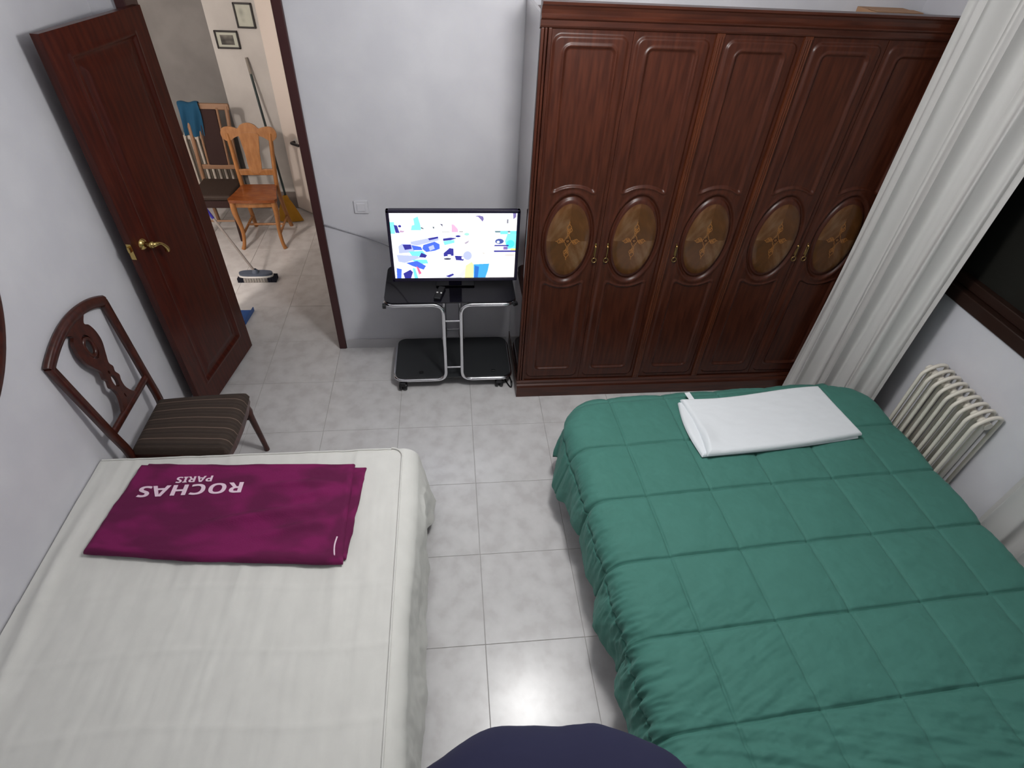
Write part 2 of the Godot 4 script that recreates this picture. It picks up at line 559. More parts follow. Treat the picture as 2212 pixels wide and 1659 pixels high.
func doors() -> void:
	# frame of the bedroom doorway
	var t := thing("trim_1", "dark wooden frame round the bedroom doorway", "door frame", Vector3.ZERO, 0.0, "", "structure")
	part("jamb", Geo.new().box(Vector3(-0.025, 1.095, -0.05), Vector3(0.05, 2.19, 0.14), 0.004), M.door_trim, t)
	part("jamb", Geo.new().box(Vector3(-0.745, 1.095, -0.05), Vector3(0.05, 2.19, 0.14), 0.004), M.door_trim, t)
	part("head", Geo.new().box(Vector3(-0.385, 2.168, -0.05), Vector3(0.67, 0.044, 0.14), 0.004), M.door_trim, t)
	# the leaf, swung into the room
	var a := 1.4135
	var w := 0.71
	var d := thing("door_1", "dark red wooden panel door swung open against the left wall", "door", Vector3(-0.69, 0.025, -0.02), 0.0, "", "structure")
	d.transform.basis = Basis(Vector3(-cos(a), 0, sin(a)), Vector3.UP, Vector3(-cos(a), 0, sin(a)).cross(Vector3.UP))  # local x runs from the hinge to the free edge; -z faces the bed
	var H := 2.075
	var th := 0.036
	var face := func(u: float, vv: float, sgn: float) -> Vector3:
		var x := u * w
		var y := vv * H
		var dx: float = minf(x - 0.115, w - 0.125 - x)
		var dy: float = minf(y - 0.17, H - 0.105 - y)
		var sd: float = minf(dx, dy)
		var h := 0.0
		h += 0.004 * exp(-pow((sd + 0.006) / 0.006, 2))
		h -= 0.011 * smoothstep(0.0, 0.014, sd)
		h += 0.008 * smoothstep(0.03, 0.075, sd)
		return Vector3(x, y, sgn * (th / 2 + h))
	var g := Geo.new()
	g.grid(110, 260, func(u, vv): return face.call(u, vv, -1.0), Vector3(0, 0, -1))
	g.grid(60, 120, func(u, vv): return face.call(u, vv, 1.0), Vector3(0, 0, 1))
	g.quad(Vector3(0, 0, -th / 2), Vector3(0, H, -th / 2), Vector3(0, H, th / 2), Vector3(0, 0, th / 2), Vector3(-1, 0, 0))
	g.quad(Vector3(w, 0, -th / 2), Vector3(w, H, -th / 2), Vector3(w, H, th / 2), Vector3(w, 0, th / 2), Vector3(1, 0, 0))
	g.quad(Vector3(0, H, -th / 2), Vector3(w, H, -th / 2), Vector3(w, H, th / 2), Vector3(0, H, th / 2), Vector3(0, 1, 0))
	g.quad(Vector3(0, 0, -th / 2), Vector3(w, 0, -th / 2), Vector3(w, 0, th / 2), Vector3(0, 0, th / 2), Vector3(0, -1, 0))
	part("leaf", g, M.door, d)
	# brass lever handle with a round rose and a lock plate on the free edge
	var hp := Vector3(w - 0.072, 1.142, -th / 2)
	var h := Node3D.new()
	h.name = "handle"
	d.add_child(h)
	h.set_meta("label", "polished brass lever handle")
	var rose := Geo.new().lathe([Vector2(0.001, 0.018), Vector2(0.012, 0.017), Vector2(0.022, 0.012), Vector2(0.029, 0.004), Vector2(0.03, 0.0)], 24, Transform3D(Basis(Vector3.RIGHT, -PI / 2), hp))
	part("rose", rose, M.brass, h)
	var lev := spline([hp, hp + Vector3(0, 0, -0.05), hp + Vector3(-0.02, -0.004, -0.062), hp + Vector3(-0.055, -0.022, -0.06), hp + Vector3(-0.085, -0.058, -0.056), hp + Vector3(-0.092, -0.082, -0.052)], 6)
	var rr := []
	for i in lev.size():
		rr.append(lerpf(0.013, 0.009, float(i) / lev.size()) + 0.003 * sin(float(i) / lev.size() * 9.0))
	part("lever", Geo.new().tube(lev, rr, 12), M.brass, h)
	part("knob_collar", Geo.new().lathe([Vector2(0.001, 0.062), Vector2(0.014, 0.058), Vector2(0.02, 0.045), Vector2(0.013, 0.03), Vector2(0.012, 0.015)], 20, Transform3D(Basis(Vector3.RIGHT, -PI / 2), hp)), M.brass, h)
	part("lock_plate", Geo.new().box(Vector3(w + 0.001, 1.135, 0), Vector3(0.004, 0.085, 0.026), 0.001), M.brass, d, "narrow brass lock plate")
	part("latch", Geo.new().box(Vector3(w + 0.008, 1.15, 0), Vector3(0.016, 0.03, 0.014), 0.003), M.brass, d)
	# the cream door standing ajar in the hall
	var c := thing("door_2", "cream painted door standing ajar in the hall with its lever handle", "door", Vector3(-0.77, 0.01, -2.36), 0.0, "", "structure")
	c.transform.basis = Basis(Vector3(0.741, 0, 0.671), Vector3.UP, Vector3(0.741, 0, 0.671).cross(Vector3.UP))
	part("leaf", Geo.new().box(Vector3(0.45, 1.05, -0.02), Vector3(0.9, 2.1, 0.04), 0.004), M.cream_door, c)
	var q := Vector3(0.19, 0.70, 0.0)
	part("rose", Geo.new().lathe([Vector2(0.001, 0.012), Vector2(0.02, 0.01), Vector2(0.027, 0.0)], 20, Transform3D(Basis(Vector3.RIGHT, PI / 2), q)), M.white_plastic, c)
	part("lever", Geo.new().tube(spline([q, q + Vector3(0, 0, 0.045), q + Vector3(0.02, 0, 0.055), q + Vector3(0.11, 0.004, 0.055)], 5), 0.013, 10), M.picture_black, c)


func window() -> void:
	var t := thing("window_1", "dark wooden window with black night panes beside the curtain", "window", Vector3.ZERO, 0.0, "", "structure")
	var x := XR - 0.01
	for r in [[1.13, 1.20, 0.95, 2.45], [2.28, 2.35, 0.95, 2.45]]:
		part("frame_rail", Geo.new().box(Vector3(x + 0.03, (r[0] + r[1]) / 2, (r[2] + r[3]) / 2), Vector3(0.09, r[1] - r[0], r[3] - r[2]), 0.008), M.window_wood, t)
	for z in [0.985, 1.70, 2.415]:
		part("frame_stile", Geo.new().box(Vector3(x + 0.03, 1.74, z), Vector3(0.08, 1.09, 0.07), 0.008), M.window_wood, t)
	for z in [1.3425, 2.0575]:
		var s := Geo.new()
		s.box(Vector3(x + 0.045, 1.225, z), Vector3(0.05, 0.05, 0.64), 0.006)
		s.box(Vector3(x + 0.045, 2.255, z), Vector3(0.05, 0.05, 0.64), 0.006)
		s.box(Vector3(x + 0.045, 1.74, z - 0.30), Vector3(0.05, 0.98, 0.045), 0.006)
		s.box(Vector3(x + 0.045, 1.74, z + 0.30), Vector3(0.05, 0.98, 0.045), 0.006)
		var sa := part("sash", s, M.window_wood, t)
		part("pane", Geo.new().box(Vector3(x + 0.06, 1.74, z), Vector3(0.006, 0.99, 0.56), 0.001), M.window_pane, sa)
		part("shutter", Geo.new().box(Vector3(x + 0.12, 1.74, z), Vector3(0.02, 1.08, 0.66), 0.002), M.window_pane, t)


# ---------------------------------------------------------------- wardrobe
func bumpf(x: float) -> float:
	return exp(-x * x)


func sdbox(p: Vector2, c: Vector2, h: Vector2, r: float) -> float:
	var q := (p - c).abs() - h + Vector2(r, r)
	return Vector2(maxf(q.x, 0), maxf(q.y, 0)).length() + minf(maxf(q.x, q.y), 0) - r


const DW := 0.376
const DH := 2.03
const OY := 1.025

func door_relief(x: float, y: float) -> float:
	var p := Vector2(x, y)
	var h := 0.0
	var d := -sdbox(p, Vector2(DW / 2, DH / 2), Vector2(DW / 2 - 0.016, DH / 2 - 0.02), 0.04)
	h -= 0.009 * (1.0 - smoothstep(-0.002, 0.013, d))
	var hx := DW / 2 - 0.072
	var q := (x - DW / 2) / hx
	for s in [1.0, -1.0]:  # upper and lower recessed panel, each with an arch towards the oval
		var yy: float = (y - OY) * s
		var y0 := 0.262
		var y1: float = 0.938 if s > 0 else 0.93
		var arch: float = 0.05 * clampf(1.0 - q * q, -0.3, 1.0) * clampf(1.0 - (yy - y0) / 0.25, 0.0, 1.0)
		var sd := sdbox(Vector2(x, yy - arch), Vector2(DW / 2, (y0 + y1) / 2), Vector2(hx, (y1 - y0) / 2), 0.028)
		h -= 0.008 * smoothstep(-0.001, 0.011, -sd)
		h += 0.0045 * bumpf((sd - 0.005) / 0.006)
	var o := Vector2((x - DW / 2) / 0.137, (y - OY) / 0.248)
	var e := (o.length() - 1.0) * 0.137 * (1.0 + 0.25 * absf(o.normalized().y))
	h -= 0.011 * bumpf(e / 0.008)
	h += 0.004 * bumpf((e - 0.016) / 0.008)
	if e < 0.0:
		h += 0.010 * (1.0 - smoothstep(-0.045, 0.0, e))
	return h


func inlay_texture() -> ImageTexture:
	var w := 256
	var hh := 480
	var im := Image.create(w, hh, false, Image.FORMAT_RGB8)
	var f := FastNoiseLite.new()
	f.seed = 77
	f.frequency = 0.02
	for y in hh:
		for x in w:
			var quarter: float = (0.06 if (x < w / 2) == (y < hh / 2) else -0.06)
			var g := f.get_noise_2d(x * 0.6 + (y * 0.25 if x < w / 2 else -y * 0.25), y * 0.25) * 0.16 + quarter
			im.set_pixel(x, y, c8(88, 54, 25).lightened(maxf(g, 0)).darkened(maxf(-g, 0)))
	var gold := c8(146, 96, 46)
	var dark := c8(62, 34, 14)
	var strokes := []
	for k in 4:  # four arms of scrolls, mirrored
		var ang := PI / 2 * k
		var reach := 120.0 if k % 2 else 70.0
		for s in [-1.0, 1.0]:
			var pts := []
			for i in 26:
				var t := i / 25.0
				var r := reach * t
				var sway: float = s * (11.0 * sin(t * PI * 2.0) + 7.0 * sin(t * PI * 5.0)) * (1.0 - t * 0.4)
				pts.append(Vector2(r, sway).rotated(ang))
			strokes.append(pts)
			var curl := []
			for i in 22:
				var t2 := i / 21.0
				curl.append((Vector2(reach * 0.55, s * 4.0) + Vector2(s * 1.0, 0).rotated(t2 * 5.0 * s) * (18.0 * (1.0 - t2 * 0.7))).rotated(ang))
			strokes.append(curl)
	for pts in strokes:
		for i in pts.size() - 1:
			for k in 8:
				var p: Vector2 = pts[i].lerp(pts[i + 1], k / 8.0) + Vector2(w / 2.0, hh / 2.0)
				im.fill_rect(Rect2i(int(p.x) - 1, int(p.y) - 1, 3, 3), gold)
	for k in 8:
		var p2 := Vector2(12, 0).rotated(TAU * k / 8) + Vector2(w / 2.0, hh / 2.0)
		im.fill_rect(Rect2i(int(p2.x) - 5, int(p2.y) - 5, 10, 10), dark)
	im.fill_rect(Rect2i(w / 2 - 6, hh / 2 - 6, 12, 12), gold)
	return ImageTexture.create_from_image(im)


func wardrobe() -> void:
	var t := thing("wardrobe", "large dark brown wooden wardrobe with five oval inlaid doors", "wardrobe")
	var x0 := 1.199
	var x1 := 3.235
	var zf := 0.555
	part("side_panel", Geo.new().box(Vector3(x0 + 0.01, 1.107, zf / 2 + 0.01), Vector3(0.02, 2.195, zf - 0.02), 0.002), M.wardrobe_side, t)
	part("side_panel", Geo.new().box(Vector3(x1 - 0.01, 1.107, zf / 2 + 0.01), Vector3(0.02, 2.195, zf - 0.02), 0.002), M.wardrobe_side, t)
	part("back_panel", Geo.new().box(Vector3((x0 + x1) / 2, 1.09, 0.014), Vector3(x1 - x0 - 0.04, 2.12, 0.016), 0.002), M.wardrobe, t)
	part("top_board", Geo.new().box(Vector3((x0 + x1) / 2, 2.155, zf / 2), Vector3(x1 - x0 - 0.04, 0.02, zf - 0.01), 0.002), M.wardrobe_across, t)
	part("carcass", Geo.new().box(Vector3((x0 + x1) / 2, 1.10, zf - 0.02), Vector3(x1 - x0 - 0.01, 2.14, 0.02), 0.002), M.wardrobe, t)
	# plinth and cornice: profiles run along the front
	var pl := PackedVector2Array([Vector2(0.005, 0.0), Vector2(0.595, 0.0), Vector2(0.595, 0.082), Vector2(0.588, 0.094), Vector2(0.576, 0.1), Vector2(0.575, 0.112), Vector2(0.566, 0.122), Vector2(0.005, 0.122)])
	var along := Transform3D(Basis(Vector3(0, 0, 1), Vector3(0, 1, 0), Vector3(-1, 0, 0)), Vector3((x0 + x1) / 2, 0, 0))
	part("plinth", Geo.new().extrude(pl, x1 - x0 + 0.004, along), M.wardrobe_across, t)
	var co := PackedVector2Array([Vector2(0.555, 2.155), Vector2(0.575, 2.165), Vector2(0.580, 2.172), Vector2(0.581, 2.192), Vector2(0.590, 2.196), Vector2(0.597, 2.201), Vector2(0.598, 2.206), Vector2(0.591, 2.212), Vector2(0.587, 2.217), Vector2(0.590, 2.232), Vector2(0.598, 2.245), Vector2(0.610, 2.252), Vector2(0.612, 2.262), Vector2(0.555, 2.262)])
	part("cornice", Geo.new().extrude(co, x1 - x0 + 0.01, along), M.wardrobe_across, t)
	# stiles and fluted pilasters
	part("stile", Geo.new().box(Vector3(x0 + 0.008, 1.143, zf), Vector3(0.016, 2.04, 0.03), 0.004).box(Vector3(x0 + 0.024, 1.143, zf - 0.004), Vector3(0.014, 2.04, 0.03), 0.004).box(Vector3(x0 + 0.042, 1.143, zf - 0.002), Vector3(0.018, 2.04, 0.03), 0.004), M.wardrobe, t)
	for x in [2.015, 2.434]:
		var pg := Geo.new().box(Vector3(x, 1.143, zf), Vector3(0.040, 2.04, 0.034), 0.003)
		for k in 3:
			pg.tube([Vector3(x - 0.011 + 0.011 * k, 0.13, zf + 0.017), Vector3(x - 0.011 + 0.011 * k, 2.15, zf + 0.017)], 0.0042, 8)
		part("pilaster", pg, M.pilaster, t)
	# doors
	var dg := Geo.new()
	dg.grid(110, 520, func(u, vv): return Vector3(u * DW, vv * DH, door_relief(u * DW, vv * DH)), Vector3(0, 0, 1))
	for q in [[Vector3(0, 0, 0), Vector3(0, DH, 0), Vector3(-1, 0, 0)], [Vector3(DW, 0, 0), Vector3(DW, DH, 0), Vector3(1, 0, 0)], [Vector3(0, DH, 0), Vector3(DW, DH, 0), Vector3(0, 1, 0)], [Vector3(0, 0, 0), Vector3(DW, 0, 0), Vector3(0, -1, 0)]]:
		dg.quad(q[0] + Vector3(0, 0, -0.009), q[1] + Vector3(0, 0, -0.009), q[1] + Vector3(0, 0, -0.022), q[0] + Vector3(0, 0, -0.022), q[2])
	var dm := dg.mesh()
	var og := Geo.new().grid(64, 20, func(u, vv):
		var r: float = 0.02 + vv * 0.845
		var x: float = DW / 2 + 0.137 * r * cos(u * TAU)
		var y: float = OY + 0.248 * r * sin(u * TAU)
		return Vector3(x, y, door_relief(x, y) + 0.0012), Vector3(0, 0, 1), true)
	for i in og.uv.size():
		og.uv[i] = Vector2((og.v[i].x - DW / 2) / 0.25 + 0.5, 0.5 - (og.v[i].y - OY) / 0.46)
	var om := og.mesh()
	var im := mat("inlay", Color.WHITE, 0.24)
	im.albedo_texture = inlay_texture()
	var xs := [1.240, 1.618, 2.037, 2.455, 2.834]
	var hs := [DW - 0.022, 0.045, 0.03, DW - 0.03, 0.03]
	for i in 5:
		var d := part("door", dm, M.wardrobe, t)
		d.position = Vector3(xs[i], 0.13, zf + 0.012)
		part("oval_inlay", om, im, d, "lighter golden oval with scroll marquetry")
		var hx: float = hs[i]
		var hg := Geo.new()
		hg.lathe([Vector2(0.001, 0.012), Vector2(0.006, 0.010), Vector2(0.008, 0.004), Vector2(0.008, -0.004)], 14, Transform3D(Basis(Vector3.RIGHT, PI / 2), Vector3(hx, 0.985, 0.0)))
		hg.box(Vector3(hx, 0.965, -0.002), Vector3(0.012, 0.08, 0.006), 0.003)
		var ring := []
		for k in 18:
			ring.append(Vector3(hx + 0.013 * sin(TAU * k / 18), 0.905 + 0.014 * cos(TAU * k / 18), 0.010))
		hg.tube(ring, 0.003, 8, true)
		hg.tube([Vector3(hx, 0.985, 0.012), Vector3(hx, 0.95, 0.012), Vector3(hx, 0.919, 0.010)], 0.003, 8)
		part("handle", hg, M.old_brass, d)
	# cardboard box lying on top
	var b := thing("cardboard_box", "flat brown cardboard box lying on top of the wardrobe", "box", Vector3(3.09, 2.167, 0.11))
	part("carton", Geo.new().box(Vector3(0, 0.025, 0), Vector3(0.26, 0.05, 0.18), 0.002), M.cardboard, b)
	part("flap", Geo.new().box(Vector3(0, 0.0525, 0.045), Vector3(0.255, 0.003, 0.085), 0.001), M.cardboard, b)


# ---------------------------------------------------------------- beds
func drape(ox: float, oz: float, R: float, flare: float) -> Vector3:  # how far a sheet that hangs over by (ox, oz) goes out and down
	var d := Vector2(ox, oz).length()
	if d < 1e-6:
		return Vector3.ZERO
	var dir := Vector2(ox, oz) / d
	var out := 0.0
	var down := 0.0
	if d < R * PI / 2:
		out = R * sin(d / R)
		down = R * (1.0 - cos(d / R))
	else:
		var m := d - R * PI / 2
		out = R + m * flare
		down = R + m * sqrt(1.0 - flare * flare)
	return Vector3(dir.x * out, -down, dir.y * out)


func white_bed() -> void:
	var t := thing("single_bed", "bed against the left wall under a plain white fitted cover", "bed")
	part("base", Geo.new().box(Vector3(-0.17, 0.14, 2.55), Vector3(1.42, 0.12, 2.0), 0.01), M.bed_frame, t)
	for p in [Vector3(-0.8, 0.04, 1.62), Vector3(0.46, 0.04, 1.62), Vector3(-0.8, 0.04, 3.48), Vector3(0.46, 0.04, 3.48)]:
		part("leg", Geo.new().box(p, Vector3(0.05, 0.08, 0.05), 0.005), M.bed_frame, t)
	part("mattress", Geo.new().box(Vector3(-0.18, 0.335, 2.55), Vector3(1.38, 0.27, 1.98), 0.03), M.mattress, t)
	var xe := 0.512
	var z0 := 1.475
	var fx := func(s: float, tt: float) -> Vector3:
		var ox: float = maxf(s - xe, 0.0)
		var oz: float = maxf(z0 - tt, 0.0)
		var d := drape(ox, oz, 0.075, 0.10)
		var p := Vector3(minf(s, xe) + d.x, 0.5 + d.y, maxf(tt, z0) - d.z * 0.35)
		var top: float = 1.0 - clampf((ox + oz) / 0.05, 0.0, 1.0)
		var w := 0.0
		w += 0.0035 * nz.get_noise_2d(s * 9.0, tt * 1.1) * 1.3
		w += 0.006 * nz.get_noise_2d(s * 1.7 + 4.0, tt * 1.3)
		for k in 6:  # long laundry creases running down the bed
			var cx: float = -0.70 + 0.2 * k + 0.02 * sin(tt * 3.0 + k)
			w += 0.0035 * bumpf((s - cx) / 0.012) * (0.5 + 0.5 * nz.get_noise_2d(k * 7.0, tt * 1.5))
		for k in 3:
			w += 0.0025 * bumpf((tt - (2.17 + 0.25 * k) - 0.02 * sin(s * 5.0)) / 0.012)
		w += 0.018 * bumpf((s + 0.80 + 0.02 * sin(tt * 4)) / 0.03) * clampf((tt - 1.45) * 2.0, 0, 1)
		p.y += w * top
		if ox > 0.02:  # the side skirt hangs in soft shallow folds
			var f: float = clampf((ox - 0.02) / 0.2, 0.0, 1.0)
			p.x += f * (0.014 * nz.get_noise_2d(tt * 5.0, ox * 2.5) + 0.010 * sin(tt * 7.0 + ox * 6.0)) + 0.03 * f * clampf(1.0 - (tt - 1.45) / 0.7, 0, 1)
			p.x += 0.0015 * nz.get_noise_2d(tt * 30.0, ox * 5.0)
			p.y += 0.07 * f * f * bumpf((tt - 1.72) / 0.12)
			p.x -= 0.05 * f * f * bumpf((tt - 1.74) / 0.08) * clampf((ox - 0.3) / 0.1, 0, 1)
			p.x -= 0.02 * f * clampf((tt - 2.2) / 0.8, 0, 1)
		return p
	var g := Geo.new().grid(230, 260, func(u, vv): return fx.call(lerpf(-0.888, xe + 0.49, u), lerpf(z0 - 0.45, 3.55, vv)), Vector3.UP)
	var sh := part("fitted_cover", g, M.sheet, t)
	var pp := []
	for k in 41:
		pp.append(fx.call(xe + 0.004, lerpf(3.5, z0 + 0.05, k / 40.0)) + Vector3(0, 0.003, 0))
	for k in 7:
		var f := PI / 2 * k / 6
		pp.append(Vector3(xe - 0.05 + 0.055 * cos(f), 0.505, z0 + 0.05 - 0.055 * sin(f)))
	for k in 41:
		pp.append(fx.call(lerpf(xe - 0.05, -0.88, k / 40.0), z0 - 0.004) + Vector3(0, 0.003, 0))
	part("piping", Geo.new().tube(pp, 0.0045, 6), M.sheet, sh)


func green_bed() -> void:
	var ang := 0.05
	var base := Vector3(1.445, 0, 1.255)
	var t := thing("double_bed", "wide low bed under the green quilt beside the radiator", "bed", base, ang)
	part("base", Geo.new().box(Vector3(0.84, 0.16, 1.0), Vector3(1.60, 0.12, 1.94), 0.01), M.bed_frame, t)
	for p in [Vector3(0.1, 0.05, 0.1), Vector3(1.58, 0.05, 0.1), Vector3(0.1, 0.05, 1.9), Vector3(1.58, 0.05, 1.9)]:
		part("leg", Geo.new().box(p, Vector3(0.06, 0.10, 0.06), 0.006), M.bed_frame, t)
	part("mattress", Geo.new().box(Vector3(0.84, 0.345, 1.02), Vector3(1.62, 0.28, 1.94), 0.05), M.mattress, t)
	var q := thing("quilt", "dark green quilted comforter with square stitching covering the wide bed", "quilt", base, ang)
	var sw := 1.645
	var Y := 0.525
	var fx := func(s: float, tt: float) -> Vector3:
		# nearest point of the bed's top, whose far corners are rounded, and how far the sheet hangs over there
		var rc := 0.15
		var core := Vector2(clampf(s, rc, sw - rc), maxf(tt, rc))
		var away := Vector2(s, tt) - core
		var dd: float = maxf(away.length() - rc, 0.0)
		var dir := away.normalized() if dd > 0.0 else Vector2.ZERO
		var right := dir.x > 0.0
		var ox: float = dd * maxf(-dir.x, 0.0)
		var edge := Vector2(s, tt) - dir * dd
		var R := 0.05 if right else 0.095
		var d := drape(dd, 0.0, R, 0.0 if right else 0.06)
		var p := Vector3(edge.x + dir.x * d.x, Y + d.y, edge.y + dir.y * d.x)
		# outward direction of the sheet
		var ph: float = minf(dd / R, PI / 2)
		var n := Vector3(dir.x * sin(ph), cos(ph), dir.y * sin(ph))
		# pillows between the stitched squares
		var a: float = absf(sin(PI * (s - 0.178) / 0.316))
		var b: float = absf(sin(PI * (tt - 0.295) / 0.318 + 0.05 * sin(s * 2.0)))
		var hgt: float = 0.016 * pow(a, 0.5) * pow(b, 0.5) - 0.007 * bumpf(asin(a) * 0.1006 / 0.0042) - 0.012 * bumpf(asin(b) * 0.1012 / 0.0048) + 0.008
		# puckers along the seam that runs down the hanging side, and slack wrinkles near the foot
		var near := bumpf((s + 0.13) / 0.10)
		hgt += near * 0.013 * nz.get_noise_2d(tt * 22.0, s * 4.0) * (0.5 + clampf(tt - 0.3, 0, 1))
		hgt += 0.006 * nz.get_noise_2d(s * 2.2, tt * 9.0 + s * 2.0) * clampf((tt - 0.2) / 1.6, 0, 1)
		hgt += 0.02 * nz.get_noise_2d(s * 2.2 + 9.0, tt * 12.0 - s * 3.0) * smoothstep(1.4, 1.8, tt)
		hgt += 0.005 * nz.get_noise_2d(s * 3.0, tt * 16.0 + s * 6.0) * smoothstep(0.9, 1.3, tt) * (1.0 - smoothstep(0.35, 0.7, s))
		hgt += 0.0025 * nz.get_noise_2d(s * 14.0, tt * 14.0)
		p += n * hgt
		if ox > 0.1:  # the hanging side swings in and out
			var f: float = clampf((ox - 0.1) / 0.2, 0, 1)
			p.x += f * (0.03 * nz.get_noise_2d(tt * 4.0, 3.0) + 0.012 * sin(tt * 11.0))
			p.y += f * 0.035 * nz.get_noise_2d(tt * 3.0 + 20.0, 8.0) - 0.06 * f * bumpf((tt - 0.27) / 0.10)
			p.x -= 0.05 * f * bumpf((tt - 0.27) / 0.10)
		return p
	part("cover", Geo.new().grid(420, 480, func(u, vv): return fx.call(lerpf(-0.33, sw + 0.18, u), lerpf(-0.30, 2.12, vv)), Vector3.UP), M.quilt, q)


func slab(c: Array, y0: float, th: float, er: float, disp: Callable, nu := 90, nv := 60) -> Geo:  # a folded cloth: corners far-left, far-right, near-right, near-left as (x, z)
	var w: float = (c[0] as Vector2).distance_to(c[1])
	var l: float = (c[0] as Vector2).distance_to(c[3])
	return Geo.new().grid(nu, nv, func(u, vv):
		# more rows close to the border, where the cloth rolls over
		var uu: float = 0.5 - 0.5 * cos(PI * u)
		uu = lerpf(u, uu, 0.85)
		var v2: float = lerpf(vv, 0.5 - 0.5 * cos(PI * vv), 0.85)
		var a: Vector2 = c[0].lerp(c[1], uu)
		var b: Vector2 = c[3].lerp(c[2], uu)
		var p := a.lerp(b, v2)
		var e: float = minf(minf(uu, 1.0 - uu) * w, minf(v2, 1.0 - v2) * l)
		var k: float = clampf(e / er, 0.0, 1.0)
		var hh: float = th * sqrt(maxf(1.0 - (1.0 - k) * (1.0 - k), 0.0))
		var dv: Vector3 = disp.call(uu, v2)
		return Vector3(p.x + dv.x, y0 + hh + dv.y * k, p.y + dv.z), Vector3.UP)


func towels() -> void:
	# folded purple bath towel on the white bed
	var t := thing("bath_towel", "folded purple velour towel with white lettering on the white bed", "towel")
	var wob := func(u: float, v: float) -> Vector3:
		return Vector3(0.006 * nz.get_noise_2d(v * 4.0, 1.0), 0.0025 * nz.get_noise_2d(u * 9.0, v * 7.0), 0.007 * nz.get_noise_2d(u * 4.0, 5.0))
	part("lower_fold", slab([Vector2(-0.655, 1.515), Vector2(0.352, 1.595), Vector2(0.315, 2.08), Vector2(-0.73, 1.95)], 0.509, 0.018, 0.02, wob, 60, 40), M.purple_towel, t)
	var up := func(u: float, v: float) -> Vector3:
		var p := Vector2(u, v)
		var h := 0.0025 * nz.get_noise_2d(u * 7.0, v * 6.0)
		for r in [[Vector2(0.42, 0.70), Vector2(0.97, 0.46), 0.026, 0.04], [Vector2(0.66, 0.80), Vector2(0.97, 0.60), 0.018, 0.035], [Vector2(0.62, 0.28), Vector2(0.95, 0.22), 0.016, 0.03], [Vector2(0.75, 0.42), Vector2(0.92, 0.30), 0.013, 0.028]]:
			var q := Geometry2D.get_closest_point_to_segment(p, r[0], r[1])
			var k: float = r[0].distance_to(q) / r[0].distance_to(r[1])
			h += r[2] * bumpf((p - q).length() / r[3]) * sin(PI * clampf(k * 0.9 + 0.1, 0, 1))
		return Vector3(0.006 * nz.get_noise_2d(v * 3.0, 9.0), h, 0.012 * sin(u * PI) * smoothstep(0.6, 1.0, v) + 0.006 * nz.get_noise_2d(u * 4.0, 3.0))
	var upf := part("upper_fold", slab([Vector2(-0.675, 1.53), Vector2(0.30, 1.58), Vector2(0.305, 2.105), Vector2(-0.735, 1.985)], 0.516, 0.028, 0.024, up, 110, 70), M.purple_towel, t)
	for q in [["ROCHAS", -0.398, 1.735, 0.44, 0.06], ["PARIS", -0.40, 1.664, 0.155, 0.034]]:
		var tm := TextMesh.new()
		var sf := SystemFont.new()
		sf.font_names = PackedStringArray(["Droid Sans"])
		sf.font_weight = 600
		tm.font = sf
		tm.text = q[0]
		tm.font_size = 64
		tm.pixel_size = 0.002
		tm.depth = 0.002
		tm.curve_step = 1.0
		tm.vertical_alignment = VERTICAL_ALIGNMENT_BOTTOM
		var bb := tm.get_aabb()
		var o := part("lettering", tm, M.print_white, upf, "pinkish white printed word " + q[0])
		var sx: float = q[3] / bb.size.x
		var sy: float = q[4] / bb.size.y
		o.transform = Transform3D(Basis(Vector3(-sx, 0, 0), Vector3(0, 0, sy), Vector3(0, 1, 0)), Vector3(q[1] + (bb.position.x + bb.size.x / 2) * sx, 0.5465, q[2] - sy * (bb.position.y + bb.size.y)))
	part("stitched_loop", Geo.new().tube(spline([Vector3(0.273, 0.545, 1.99), Vector3(0.268, 0.5455, 2.03), Vector3(0.272, 0.542, 2.07), Vector3(0.280, 0.536, 2.085)], 6), 0.0035, 6), M.print_white, upf)
	# folded white towel on the green quilt
	var w := thing("hand_towel", "folded white towel with a small hanging loop on the green quilt", "towel")
	var wv := func(u: float, v: float) -> Vector3:
		return Vector3(-0.02 * sin(PI * v) * (1.0 - smoothstep(0.0, 0.25, u)), 0.002 * nz.get_noise_2d(u * 6.0, v * 6.0), 0.012 * sin(u * PI) * smoothstep(0.5, 1.0, v) - 0.0 + (0.018 * sin(u * TAU * 0.75 + 0.4)) * (1.0 - smoothstep(0.0, 0.4, v)))
	part("lower_fold", slab([Vector2(1.985, 1.265), Vector2(2.80, 1.225), Vector2(2.86, 1.575), Vector2(1.985, 1.655)], 0.5515, 0.018, 0.016, wv, 70, 45), M.white_towel, w)
	var wu := func(u: float, v: float) -> Vector3:
		var lift: float = 0.016 * bumpf((v - 0.75) / 0.2) * (1.0 - smoothstep(0.0, 0.12, u))
		return Vector3(0.018 * sin(PI * v) * (1.0 - smoothstep(0.0, 0.25, u)), lift + 0.002 * nz.get_noise_2d(u * 6.0 + 4.0, v * 6.0), 0.012 * sin(u * PI) * smoothstep(0.5, 1.0, v) + (0.018 * sin(u * TAU * 0.75 + 0.4)) * (1.0 - smoothstep(0.0, 0.4, v)))
	part("upper_fold", slab([Vector2(1.995, 1.26), Vector2(2.825, 1.215), Vector2(2.875, 1.57), Vector2(2.005, 1.665)], 0.5675, 0.022, 0.02, wu, 90, 60), M.white_towel, w)
	part("hanging_loop", Geo.new().box(Vector3(2.055, 0.577, 1.25), Vector3(0.03, 0.004, 0.07), 0.001, Basis(Vector3.UP, 0.15)), M.white_towel, w)


